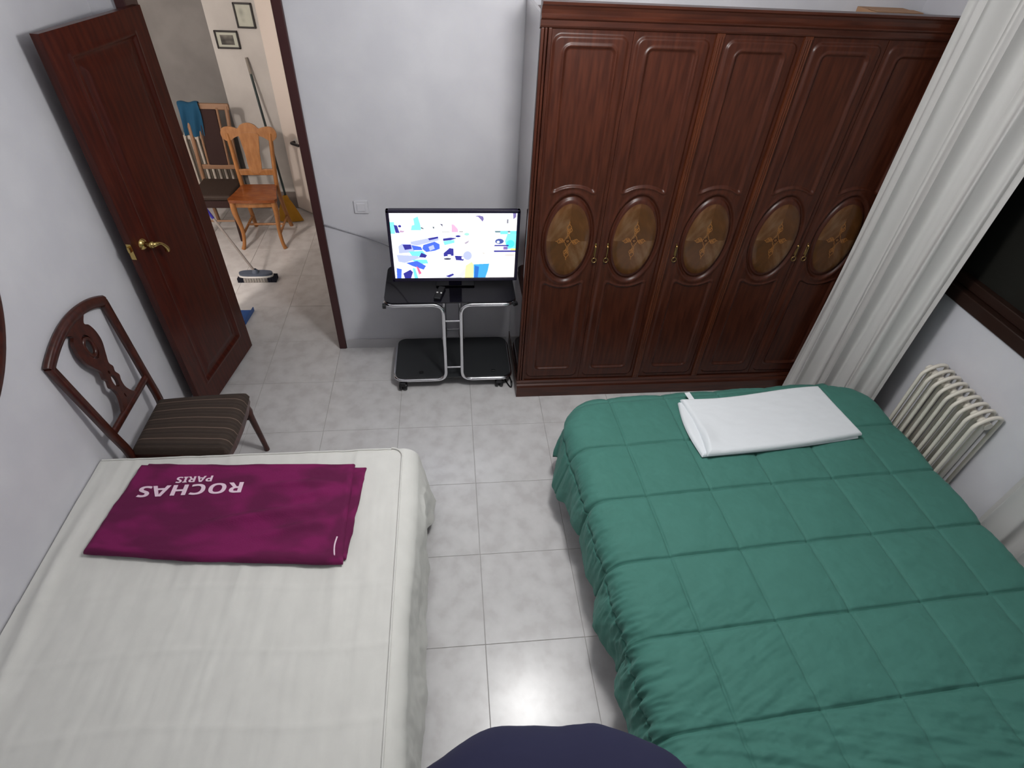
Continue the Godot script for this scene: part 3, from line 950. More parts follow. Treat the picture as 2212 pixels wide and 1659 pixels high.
# ---------------------------------------------------------------- television
func fill(im: Image, poly: Array, col: Color) -> void:  # scanline polygon, points in 0..1
	var w := im.get_width()
	var h := im.get_height()
	var ys := 1.0
	var ye := 0.0
	for p in poly:
		ys = minf(ys, p.y); ye = maxf(ye, p.y)
	for y in range(maxi(int(ys * h), 0), mini(int(ye * h) + 1, h)):
		var c := (y + 0.5) / h
		var xs := []
		for i in poly.size():
			var a: Vector2 = poly[i]
			var b: Vector2 = poly[(i + 1) % poly.size()]
			if (a.y <= c) != (b.y <= c):
				xs.append(a.x + (c - a.y) / (b.y - a.y) * (b.x - a.x))
		xs.sort()
		for k in range(0, xs.size() - 1, 2):
			var x0 := clampi(int(xs[k] * w), 0, w)
			var x1 := clampi(int(xs[k + 1] * w + 0.5), 0, w)
			im.fill_rect(Rect2i(x0, y, x1 - x0, 1), col)


func pts(a: Array) -> Array:
	var out := []
	for i in range(0, a.size(), 2):
		out.append(Vector2(a[i], a[i + 1]))
	return out


func rect(x0: float, y0: float, x1: float, y1: float) -> Array:
	return pts([x0, y0, x1, y0, x1, y1, x0, y1])


func oval(x: float, y: float, rx: float, ry: float) -> Array:
	var out := []
	for k in 20:
		out.append(Vector2(x + rx * cos(TAU * k / 20), y + ry * sin(TAU * k / 20)))
	return out


func programme() -> ImageTexture:
	var im := Image.create(640, 360, false, Image.FORMAT_RGB8)
	im.fill(c8(250, 252, 255))
	var navy := c8(46, 44, 130)
	var blue := c8(64, 96, 214)
	var sky := c8(110, 200, 240)
	var cyan := c8(120, 240, 240)
	var lav := c8(164, 172, 236)
	# back of the shop, left
	fill(im, rect(0.0, 0.13, 0.035, 0.30), cyan)
	fill(im, pts([0.03, 0.17, 0.055, 0.18, 0.07, 0.29, 0.04, 0.29]), navy)
	fill(im, oval(0.075, 0.19, 0.012, 0.018), navy)
	fill(im, pts([0.075, 0.25, 0.11, 0.26, 0.10, 0.28, 0.07, 0.28]), c8(170, 140, 170))
	fill(im, pts([0.185, 0.08, 0.22, 0.05, 0.235, 0.16, 0.24, 0.25, 0.16, 0.25, 0.17, 0.18, 0.19, 0.17]), cyan)
	fill(im, pts([0.24, 0.20, 0.26, 0.22, 0.26, 0.235, 0.24, 0.225]), c8(80, 100, 110))
	fill(im, pts([0.33, 0.20, 0.345, 0.20, 0.34, 0.235]), c8(70, 80, 90))
	fill(im, pts([0.39, 0.155, 0.41, 0.16, 0.41, 0.20]), c8(90, 90, 110))
	fill(im, rect(0.40, 0.265, 0.465, 0.285), c8(190, 190, 190))
	fill(im, pts([0.48, 0.16, 0.50, 0.17, 0.53, 0.235, 0.53, 0.28, 0.48, 0.28]), c8(226, 160, 188))
	fill(im, rect(0.54, 0.265, 0.57, 0.28), c8(150, 150, 150))
	# tools on the counter
	fill(im, pts([0.15, 0.42, 0.37, 0.34, 0.375, 0.40, 0.20, 0.48, 0.15, 0.46]), lav)
	fill(im, pts([0.29, 0.37, 0.37, 0.345, 0.37, 0.37, 0.30, 0.40]), navy)
	fill(im, pts([0.25, 0.47, 0.34, 0.42, 0.38, 0.46, 0.38, 0.53, 0.34, 0.56, 0.27, 0.58, 0.24, 0.53]), blue)
	fill(im, pts([0.29, 0.50, 0.33, 0.47, 0.34, 0.53, 0.30, 0.56]), lav)
	fill(im, pts([0.05, 0.49, 0.08, 0.45, 0.15, 0.46, 0.18, 0.58, 0.05, 0.60]), lav)
	fill(im, pts([0.085, 0.465, 0.15, 0.465, 0.155, 0.53, 0.10, 0.545]), navy)
	fill(im, pts([0.155, 0.47, 0.23, 0.50, 0.24, 0.55, 0.17, 0.55]), blue)
	fill(im, pts([0.13, 0.57, 0.24, 0.56, 0.27, 0.63, 0.16, 0.66]), sky)
	fill(im, pts([0.23, 0.59, 0.275, 0.63, 0.26, 0.67, 0.21, 0.66]), navy)
	fill(im, pts([0.03, 0.62, 0.19, 0.64, 0.22, 0.67, 0.09, 0.75, 0.04, 0.73]), lav)
	fill(im, pts([0.15, 0.70, 0.27, 0.70, 0.28, 0.76, 0.20, 0.77]), sky)
	fill(im, pts([0.10, 0.75, 0.19, 0.72, 0.26, 0.80, 0.24, 0.86, 0.15, 0.80]), blue)
	fill(im, pts([0.02, 0.83, 0.06, 0.85, 0.05, 1.0, 0.015, 1.0]), blue)
	fill(im, pts([0.07, 0.92, 0.13, 0.86, 0.15, 0.90, 0.13, 1.0, 0.08, 1.0]), navy)
	fill(im, pts([0.15, 0.83, 0.17, 0.84, 0.19, 1.0, 0.16, 1.0]), sky)
	fill(im, pts([0.18, 0.80, 0.20, 0.83, 0.22, 0.92, 0.20, 0.94]), c8(214, 90, 130))
	fill(im, pts([0.06, 0.76, 0.09, 0.76, 0.12, 0.86, 0.08, 0.90]), c8(235, 240, 235))
	fill(im, pts([0.41, 0.375, 0.47, 0.36, 0.52, 0.37, 0.47, 0.40, 0.41, 0.41]), navy)
	fill(im, pts([0.41, 0.415, 0.50, 0.395, 0.50, 0.44, 0.42, 0.475]), cyan)
	fill(im, oval(0.53, 0.34, 0.02, 0.015), navy)
	fill(im, oval(0.60, 0.31, 0.02, 0.022), c8(150, 205, 190))
	fill(im, pts([0.65, 0.28, 0.665, 0.28, 0.655, 0.33, 0.645, 0.33]), c8(150, 160, 165))
	fill(im, pts([0.58, 0.44, 0.62, 0.40, 0.61, 0.44, 0.59, 0.46]), c8(160, 150, 165))
	fill(im, pts([0.41, 0.60, 0.46, 0.52, 0.49, 0.53, 0.49, 0.64, 0.41, 0.65]), navy)
	fill(im, oval(0.455, 0.63, 0.015, 0.012), c8(250, 252, 255))
	fill(im, oval(0.44, 0.69, 0.03, 0.015), c8(60, 60, 80))
	fill(im, pts([0.50, 0.64, 0.58, 0.65, 0.57, 0.72, 0.51, 0.71]), navy)
	fill(im, oval(0.605, 0.64, 0.035, 0.07), lav)
	fill(im, oval(0.565, 0.675, 0.01, 0.022), c8(250, 252, 255))
	# counter edge and yellow side
	fill(im, pts([0.50, 1.0, 0.60, 0.82, 0.61, 0.90, 0.55, 1.0]), c8(196, 196, 200))
	fill(im, pts([0.41, 1.0, 0.46, 0.93, 0.52, 0.92, 0.50, 1.0]), c8(200, 204, 214))
	fill(im, pts([0.42, 0.97, 0.48, 0.93, 0.49, 0.95, 0.45, 0.99]), navy)
	fill(im, pts([0.59, 0.80, 0.64, 0.74, 0.66, 0.80, 0.65, 1.0, 0.58, 1.0]), c8(244, 226, 150))
	# shelves on the right
	fill(im, rect(0.82, 0.26, 1.0, 0.285), c8(90, 120, 130))
	fill(im, rect(0.87, 0.265, 0.93, 0.31), sky)
	fill(im, rect(0.95, 0.26, 1.0, 0.31), sky)
	fill(im, pts([0.93, 0.30, 1.0, 0.31, 1.0, 0.53, 0.93, 0.54, 0.91, 0.42]), cyan)
	fill(im, oval(0.955, 0.46, 0.034, 0.06), c8(70, 196, 216))
	fill(im, oval(0.865, 0.42, 0.035, 0.04), c8(60, 76, 140))
	fill(im, oval(0.855, 0.43, 0.012, 0.018), c8(240, 245, 250))
	fill(im, rect(0.82, 0.475, 0.94, 0.495), navy)
	fill(im, rect(0.90, 0.50, 0.935, 0.55), c8(120, 100, 160))
	fill(im, rect(0.82, 0.56, 1.0, 0.585), navy)
	fill(im, rect(0.96, 0.53, 1.0, 0.56), c8(240, 226, 120))
	fill(im, rect(0.79, 0.60, 1.0, 1.0), c8(226, 222, 218))
	fill(im, oval(0.955, 0.635, 0.045, 0.02), c8(196, 192, 188))
	# man in a white shirt and blue jeans
	fill(im, pts([0.67, 0.10, 0.80, 0.10, 0.83, 0.30, 0.82, 0.62, 0.79, 0.80, 0.66, 0.80, 0.64, 0.40]), c8(254, 254, 255))
	fill(im, pts([0.66, 0.045, 0.70, 0.035, 0.73, 0.05, 0.735, 0.09, 0.725, 0.125, 0.71, 0.09, 0.69, 0.055]), c8(110, 100, 150))
	fill(im, pts([0.72, 0.585, 0.75, 0.60, 0.74, 0.62]), c8(190, 185, 180))
	fill(im, pts([0.655, 0.78, 0.785, 0.77, 0.775, 0.88, 0.755, 1.0, 0.655, 1.0]), c8(60, 150, 226))
	fill(im, pts([0.665, 0.80, 0.70, 0.82, 0.69, 1.0, 0.66, 1.0]), c8(38, 100, 180))
	fill(im, pts([0.965, 0.0, 0.99, 0.0, 0.99, 0.06, 0.97, 0.09]), c8(110, 100, 150))
	fill(im, rect(0.92, 0.09, 0.932, 0.15), c8(120, 120, 130))
	return ImageTexture.create_from_image(im)


func tv_and_stand() -> void:
	# chrome trolley with two black glass shelves
	var t := thing("tv_stand", "chrome tube trolley with two black glass shelves under the television", "tv stand")
	var zf := 0.485
	var zb := 0.06
	var yt := 0.685
	var yb := 0.083
	for s in [[0.378, 0.384, 0.728], [1.166, 1.168, 0.836]]:  # outer x above, outer x below, inner x
		var loop := fillet([Vector3(s[0], yt, zf), Vector3(s[2], yt, zf), Vector3(s[2], yb, zf), Vector3(s[1], yb, zf), Vector3(s[1], yb, zb), Vector3(s[2], yb, zb), Vector3(s[2], yt, zb), Vector3(s[0], yt, zb)], 0.07, 8, true)
		part("tube_frame", Geo.new().tube(loop, 0.0125, 12, true), M.chrome, t)
	for p in [[0.565, zf], [0.19, zf], [0.565, zb], [0.19, zb]]:
		part("crossbar", Geo.new().tube([Vector3(0.728, p[0], p[1]), Vector3(0.836, p[0], p[1])], 0.006, 10), M.chrome, t)
	var sh := func(x0: float, x1: float, z0: float, z1: float, y: float) -> Geo:
		var o := PackedVector2Array()
		for c in [[x1 - 0.06, z1 - 0.06, 0.0], [x0 + 0.06, z1 - 0.06, PI / 2], [x0 + 0.06, z0 + 0.06, PI], [x1 - 0.06, z0 + 0.06, PI * 1.5]]:
			for k in 7:
				var f: float = c[2] + PI / 2 * k / 6
				o.append(Vector2(c[0] + 0.06 * cos(f), c[1] + 0.06 * sin(f)))
		return Geo.new().extrude(o, 0.008, Transform3D(Basis(Vector3.RIGHT, Vector3.BACK, Vector3.DOWN), Vector3(0, y, 0)))
	part("shelf", sh.call(0.372, 1.174, zb - 0.015, zf + 0.005, yt + 0.0175), M.black_glass, t)
	part("shelf", sh.call(0.388, 1.165, zb - 0.01, zf, yb + 0.0175), M.smoked_glass, t)
	for p in [Vector3(0.435, 0, zf - 0.005), Vector3(1.09, 0, zf - 0.015), Vector3(0.435, 0, zb + 0.02), Vector3(1.09, 0, zb + 0.02)]:
		var cg := Geo.new()
		for k in [-1.0, 1.0]:
			cg.lathe([Vector2(0.001, -0.011), Vector2(0.025, -0.011), Vector2(0.029, -0.006), Vector2(0.029, 0.006), Vector2(0.025, 0.011), Vector2(0.001, 0.011)], 20, Transform3D(Basis(Vector3(0, 0, 1), PI / 2), p + Vector3(0.016 * k, 0.029, 0)))
		cg.box(p + Vector3(0, 0.05, 0), Vector3(0.05, 0.04, 0.05), 0.012)
		part("caster", cg, M.black_plastic, t)
	for p in [Vector3(0.56, yb + 0.026, zf - 0.05), Vector3(1.05, yb + 0.026, zf - 0.05)]:
		part("shelf_clip", Geo.new().box(p, Vector3(0.03, 0.008, 0.016), 0.003), M.black_plastic, t)
	part("end_cap", Geo.new().tube([Vector3(0.366, yt, zf + 0.002), Vector3(0.384, yt, zf + 0.002)], 0.017, 12), M.black_plastic, t)
	part("end_cap", Geo.new().tube([Vector3(1.158, yt, zf + 0.001), Vector3(1.178, yt, zf - 0.01)], 0.015, 12), M.black_plastic, t)
	# television
	var tv := thing("television", "flat television showing a bright shop scene on the chrome stand", "television", Vector3(0.806, 0.707, 0.39))
	var w := 0.748
	var h := 0.452
	var y0 := 0.094
	var b := Geo.new()
	b.box(Vector3(0, y0 + h - 0.009, 0), Vector3(w, 0.018, 0.03), 0.004)
	b.box(Vector3(0, y0 + 0.011, 0), Vector3(w, 0.022, 0.03), 0.004)
	b.box(Vector3(-w / 2 + 0.009, y0 + h / 2, 0), Vector3(0.018, h, 0.03), 0.004)
	b.box(Vector3(w / 2 - 0.009, y0 + h / 2, 0), Vector3(0.018, h, 0.03), 0.004)
	part("bezel", b, M.bezel, tv)
	part("rear_shell", Geo.new().box(Vector3(0, y0 + h / 2, -0.022), Vector3(w - 0.01, h - 0.01, 0.03), 0.012).box(Vector3(0, y0 + h * 0.4, -0.045), Vector3(w * 0.6, h * 0.55, 0.03), 0.012), M.black_plastic, tv)
	var sm := mat("screen_picture", Color.BLACK, 0.15)
	sm.emission_enabled = true
	sm.emission_operator = BaseMaterial3D.EMISSION_OP_MULTIPLY
	sm.emission = Color.WHITE
	sm.emission_texture = programme()
	sm.emission_energy_multiplier = 1.7
	var sg := Geo.new()
	sg.quad(Vector3(-w / 2 + 0.017, y0 + 0.021, 0.009), Vector3(w / 2 - 0.017, y0 + 0.021, 0.009), Vector3(w / 2 - 0.017, y0 + h - 0.017, 0.009), Vector3(-w / 2 + 0.017, y0 + h - 0.017, 0.009), Vector3(0, 0, 1))
	part("screen", sg, sm, tv, "bright screen with a man in a white shirt in a shop")
	part("neck", Geo.new().box(Vector3(0, 0.07, -0.085), Vector3(0.08, 0.13, 0.02), 0.006), M.bezel, tv)
	part("foot", Geo.new().box(Vector3(0, 0.007, -0.12), Vector3(0.24, 0.012, 0.10), 0.005), M.black_glass, tv)
	var al := AreaLight3D.new()
	al.name = "screen_light"
	al.area_size = Vector2(w - 0.04, h - 0.04)
	al.position = Vector3(0, y0 + h / 2, 0.03)
	al.rotation.y = PI
	al.light_color = Color(0.85, 0.9, 1.0)
	al.light_energy = 0.05
	al.shadow_enabled = true
	al.rotation = Vector3(0, PI, 0)
	tv.add_child(al)
	# remote control
	var r := thing("remote_control", "black remote control with two pale buttons on the upper glass shelf", "remote control", Vector3(0.708, 0.707, 0.40), -0.25)
	part("case", Geo.new().box(Vector3(0, 0.009, 0), Vector3(0.046, 0.018, 0.14), 0.007), M.black_plastic, r)
	for k in [-1.0, 1.0]:
		part("button", Geo.new().lathe([Vector2(0.001, 0.002), Vector2(0.0055, 0.0015), Vector2(0.006, -0.002)], 12, Transform3D(Basis(), Vector3(0.012 * k, 0.019, 0.01))), M.white_plastic, r)


# ---------------------------------------------------------------- the dark chair by the left wall
func half_splat(out: Array, holes: Array) -> PackedVector2Array:
	# right half of a symmetric fretwork board: outline points from bottom to top (x > 0), holes as [y0, y1, half-width list]
	var p := PackedVector2Array()
	for q in smooth2(out, 5, false):
		p.append(q)
	for i in range(holes.size() - 1, -1, -1):  # come down the axis, stepping round every hole
		var h: Array = holes[i]
		p.append(Vector2(0, h[1]))
		for k in range(1, 8):
			var f := PI * k / 8.0
			p.append(Vector2(h[2] * sin(f), lerpf(h[1], h[0], 0.5 - 0.5 * cos(f))))
		p.append(Vector2(0, h[0]))
	return p


func dark_chair() -> void:
	# local: x points out of the seat's front, y up, z to the near side; the back leans on the left wall's side
	var t := thing("dining_chair", "dark reddish wooden chair with pierced back and striped dark seat by the open door", "chair", Vector3(-0.79, 0, 1.192))
	var back := func(y: float) -> float:  # how far the back posts lean
		return -0.02 - 0.065 * clampf((y - 0.45) / 0.6, 0, 1) if y > 0.45 else -0.02 - 0.05 * clampf((0.45 - y) / 0.45, 0, 1)
	for s in [-1.0, 1.0]:
		var path := []
		for y in [0.0, 0.15, 0.3, 0.45, 0.6, 0.75, 0.9, 1.045]:
			path.append(Vector3(back.call(y), y, s * (0.195 + 0.055 * clampf((y - 0.45) / 0.6, 0, 1))))
		part("back_post", Geo.new().tube(spline(path, 3), 0.02, 4, false, 1.0, Vector3(0.7, 0, 0.7)), M.chair, t)
	# arched crest rail
	var arch := []
	for k in 21:
		var f := -1.0 + k / 10.0
		var y := 1.04 + 0.075 * (1.0 - f * f)
		arch.append(Vector3(back.call(minf(y, 1.07)) - 0.002, y, 0.255 * f))
	part("crest_rail", Geo.new().tube(arch, 0.019, 8, false, 1.5, Vector3(0, 1, 0)), M.chair, t)
	var rail := [Vector3(back.call(0.60), 0.60, -0.21), Vector3(back.call(0.60), 0.60, 0.21)]
	part("back_rail", Geo.new().tube(rail, 0.013, 8, false, 1.7, Vector3(0, 1, 0)), M.chair, t)
	# pierced splat between the rails
	var outl := [Vector2(0, 0.0), Vector2(0.075, 0.0), Vector2(0.05, 0.045), Vector2(0.034, 0.085), Vector2(0.037, 0.125), Vector2(0.048, 0.15), Vector2(0.037, 0.18), Vector2(0.046, 0.205), Vector2(0.036, 0.235), Vector2(0.055, 0.275), Vector2(0.082, 0.33), Vector2(0.085, 0.385), Vector2(0.072, 0.43), Vector2(0.052, 0.455), Vector2(0.095, 0.497), Vector2(0, 0.505)]
	var holes := [[0.045, 0.07, 0.004], [0.115, 0.185, 0.017], [0.195, 0.215, 0.006]]
	var sp := Geo.new()
	var lean := Basis(Vector3(0, 0, 1), atan(0.065 / 0.6))
	var at := Transform3D(lean * Basis(Vector3.UP, -PI / 2), Vector3(back.call(0.60), 0.605, 0.0))
	var ring_y := 0.355
	var hp := half_splat(outl, holes + [[ring_y - 0.062, ring_y + 0.068, 0.036]])
	sp.extrude(hp, 0.016, at)
	var mir := PackedVector2Array()
	for q in hp:
		mir.append(Vector2(-q.x, q.y))
	sp.extrude(mir, 0.016, at)
	part("splat", sp, M.chair, t)
	# raised ring round the oval opening, with the two slots shown as darker grooves above and below it
	var rg := []
	for k in 24:
		rg.append(at * Vector3(0.03 * cos(TAU * k / 24), ring_y + 0.002 + 0.044 * sin(TAU * k / 24), 0.0))
	part("splat_ring", Geo.new().tube(rg, 0.0105, 8, true), M.chair, t)
	# seat: striped upholstered cushion on a rail
	var im := Image.create(256, 256, false, Image.FORMAT_RGB8)
	var fz := FastNoiseLite.new()
	fz.frequency = 0.08
	for y in 256:
		for x in 256:
			var k := y % 43
			var c := c8(58, 46, 38)
			if k < 3: c = c8(112, 94, 84)
			elif k in [14, 15, 28, 29]: c = c8(66, 56, 50)
			elif k in [21, 22]: c = c8(40, 34, 32)
			im.set_pixel(x, y, c.lightened(0.06 * maxf(0, fz.get_noise_2d(x * 0.4, y * 4.0))))
	var sm := mat("striped_seat", Color.WHITE, 0.9)
	sm.albedo_texture = ImageTexture.create_from_image(im)
	var seat := Geo.new().grid(48, 48, func(u, vv):
		var x: float = lerpf(-0.02, 0.44, u)
		var hw: float = lerpf(0.185, 0.222, u) * (1.0 - 0.03 * pow(maxf(u - 0.7, 0) / 0.3, 2))
		var z: float = lerpf(-hw, hw, vv)
		var e: float = minf(minf(u, 1.0 - u) * 0.46, minf(vv, 1.0 - vv) * 2 * hw)
		var k: float = clampf(e / 0.05, 0, 1)
		x += 0.012 * (1.0 - pow(absf(vv * 2 - 1), 2)) * smoothstep(0.8, 1.0, u)
		return Vector3(x, 0.43 + 0.052 * sqrt(maxf(1.0 - (1.0 - k) * (1.0 - k), 0)) + 0.018 * sin(PI * u) * sin(PI * vv), z))
	part("seat", seat, sm, t, "dark cushion with thin pale stripes")
	var fr := PackedVector2Array([Vector2(-0.02, -0.185), Vector2(0.43, -0.222), Vector2(0.446, -0.12), Vector2(0.45, 0.0), Vector2(0.446, 0.12), Vector2(0.43, 0.222), Vector2(-0.02, 0.185)])
	part("seat_frame", Geo.new().extrude(fr, 0.05, Transform3D(Basis(Vector3.RIGHT, Vector3.BACK, Vector3.DOWN), Vector3(0, 0.408, 0))), M.chair, t)
	for s in [-1.0, 1.0]:
		var path := [Vector3(0.405, 0.40, s * 0.20), Vector3(0.41, 0.33, s * 0.202), Vector3(0.42, 0.20, s * 0.204), Vector3(0.432, 0.06, s * 0.205), Vector3(0.435, 0.0, s * 0.205)]
		part("leg", Geo.new().tube(spline(path, 4), [0.021, 0.021, 0.022, 0.020, 0.024, 0.019, 0.018, 0.0175, 0.017, 0.016, 0.0155, 0.015, 0.0145, 0.0145, 0.0155, 0.0165, 0.016], 10), M.chair, t)
		part("stretcher", Geo.new().tube([Vector3(-0.03, 0.27, s * 0.192), Vector3(0.416, 0.27, s * 0.203)], 0.009, 8), M.chair, t)
	part("stretcher", Geo.new().tube([Vector3(0.19, 0.27, -0.197), Vector3(0.19, 0.27, 0.197)], 0.009, 8), M.chair, t)


# ---------------------------------------------------------------- curtains, radiator
func curtain(called: String, label: String, a: Vector2, b: Vector2, folds: Array, ytop: float) -> void:
	var t := thing(called, label, "curtain")
	var dir := (b - a).normalized()
	var nor := Vector2(dir.y, -dir.x)
	var L := a.distance_to(b)
	var g := Geo.new().grid(220, 80, func(u, vv):
		var y: float = lerpf(0.015, ytop, vv)
		var w := 0.0
		for f in folds:
			w += f[0] * sin(TAU * f[1] * (u + 0.015 * sin(y * 1.6 + f[2])) + f[2]) * (1.0 + f[3] * (y - 1.0))
		var sway := 0.012 * sin(y * 1.7 + u * 3.0)
		var p: Vector2 = a + dir * (L * u + 0.012 * sin(TAU * folds[0][1] * u * 2.0)) + nor * (w + sway)
		return Vector3(p.x, y, p.y), Vector3(-1, 0, 0))
	part("cloth", g, M.curtain, t)
	var hem := []
	for k in 60:
		var u := k / 59.0
		var w2 := 0.0
		for f in folds:
			w2 += f[0] * sin(TAU * f[1] * (u + 0.015 * sin(0.1 * 1.6 + f[2])) + f[2]) * (1.0 + f[3] * (0.1 - 1.0))
		var p2: Vector2 = a + dir * (L * u + 0.012 * sin(TAU * folds[0][1] * u * 2.0)) + nor * (w2 + 0.012 * sin(0.17 + u * 3.0))
		hem.append(Vector3(p2.x - 0.001, 0.10, p2.y))
	part("hem_stitching", Geo.new().tube(hem, 0.0015, 5), M.curtain, t)


func curtains() -> void:
	curtain("curtain", "long white curtain hanging to the floor between wardrobe and window", Vector2(3.05, 0.64), Vector2(3.215, 1.23), [[0.032, 3.5, 0.4, 0.05], [0.014, 7.3, 1.3, 0.0], [0.008, 13.0, 2.0, 0.0]], 2.78)
	curtain("curtain", "white curtain hanging beyond the radiator behind the green bed", Vector2(3.295, 1.99), Vector2(3.29, 2.9), [[0.028, 4.5, 2.4, 0.05], [0.012, 9.0, 1.3, 0.0]], 2.78)
	var r := thing("curtain_rod", "white rail above the window carrying both curtains", "curtain rod")
	part("rail", Geo.new().tube([Vector3(3.25, 2.79, 0.5), Vector3(3.25, 2.79, 3.0)], 0.012, 10), M.white_plastic, r)
	for z in [0.7, 1.8, 2.9]:
		part("bracket", Geo.new().box(Vector3(3.30, 2.79, z), Vector3(0.10, 0.02, 0.02), 0.003), M.white_plastic, r)


func radiator_section(depth: float, height: float, th: float) -> ArrayMesh:  # in local x (depth, 0 = wall side), y up, z thickness
	var g := Geo.new()
	var d := depth
	var h := height
	var loop := fillet([Vector3(-d, 0, 0), Vector3(-d, h - 0.045, 0), Vector3(-d + 0.06, h, 0), Vector3(-0.006, h - 0.004, 0), Vector3(-0.006, 0, 0)], 0.03, 5, true)
	g.tube(loop, 0.010, 8, true, th / 0.02, Vector3(0, 0, 1))
	g.box(Vector3(-d * 0.62, h / 2 - 0.01, 0), Vector3(d * 0.30, h - 0.06, th * 0.8), 0.006)
	g.tube([Vector3(-d / 2, h - 0.05, -0.04), Vector3(-d / 2, h - 0.05, 0.012)], 0.02, 12)
	g.tube([Vector3(-d / 2, 0.06, -0.04), Vector3(-d / 2, 0.06, 0.012)], 0.02, 12)
	return g.mesh()


func radiators() -> void:
	var t := thing("radiator", "white column radiator under the window beside the green bed", "radiator", Vector3(3.342, 0, 1.375))
	var m := radiator_section(0.128, 0.745, 0.02)
	for k in 9:
		var o := part("section", m, M.radiator, t)
		o.position = Vector3(-0.006, 0.12, k * 0.048)
	part("pipe", Geo.new().tube(fillet([Vector3(-0.07, 0.18, 0.38), Vector3(-0.07, 0.18, 0.45), Vector3(-0.07, 0.001, 0.45)], 0.03), 0.009, 10), M.radiator, t)
	part("valve", Geo.new().tube([Vector3(-0.07, 0.18, 0.42), Vector3(-0.12, 0.18, 0.42)], 0.018, 12), M.radiator, t)
	part("foot", Geo.new().box(Vector3(-0.07, 0.06, 0.0), Vector3(0.08, 0.12, 0.02), 0.004), M.radiator, t)
	part("foot", Geo.new().box(Vector3(-0.07, 0.06, 0.384), Vector3(0.08, 0.12, 0.02), 0.004), M.radiator, t)


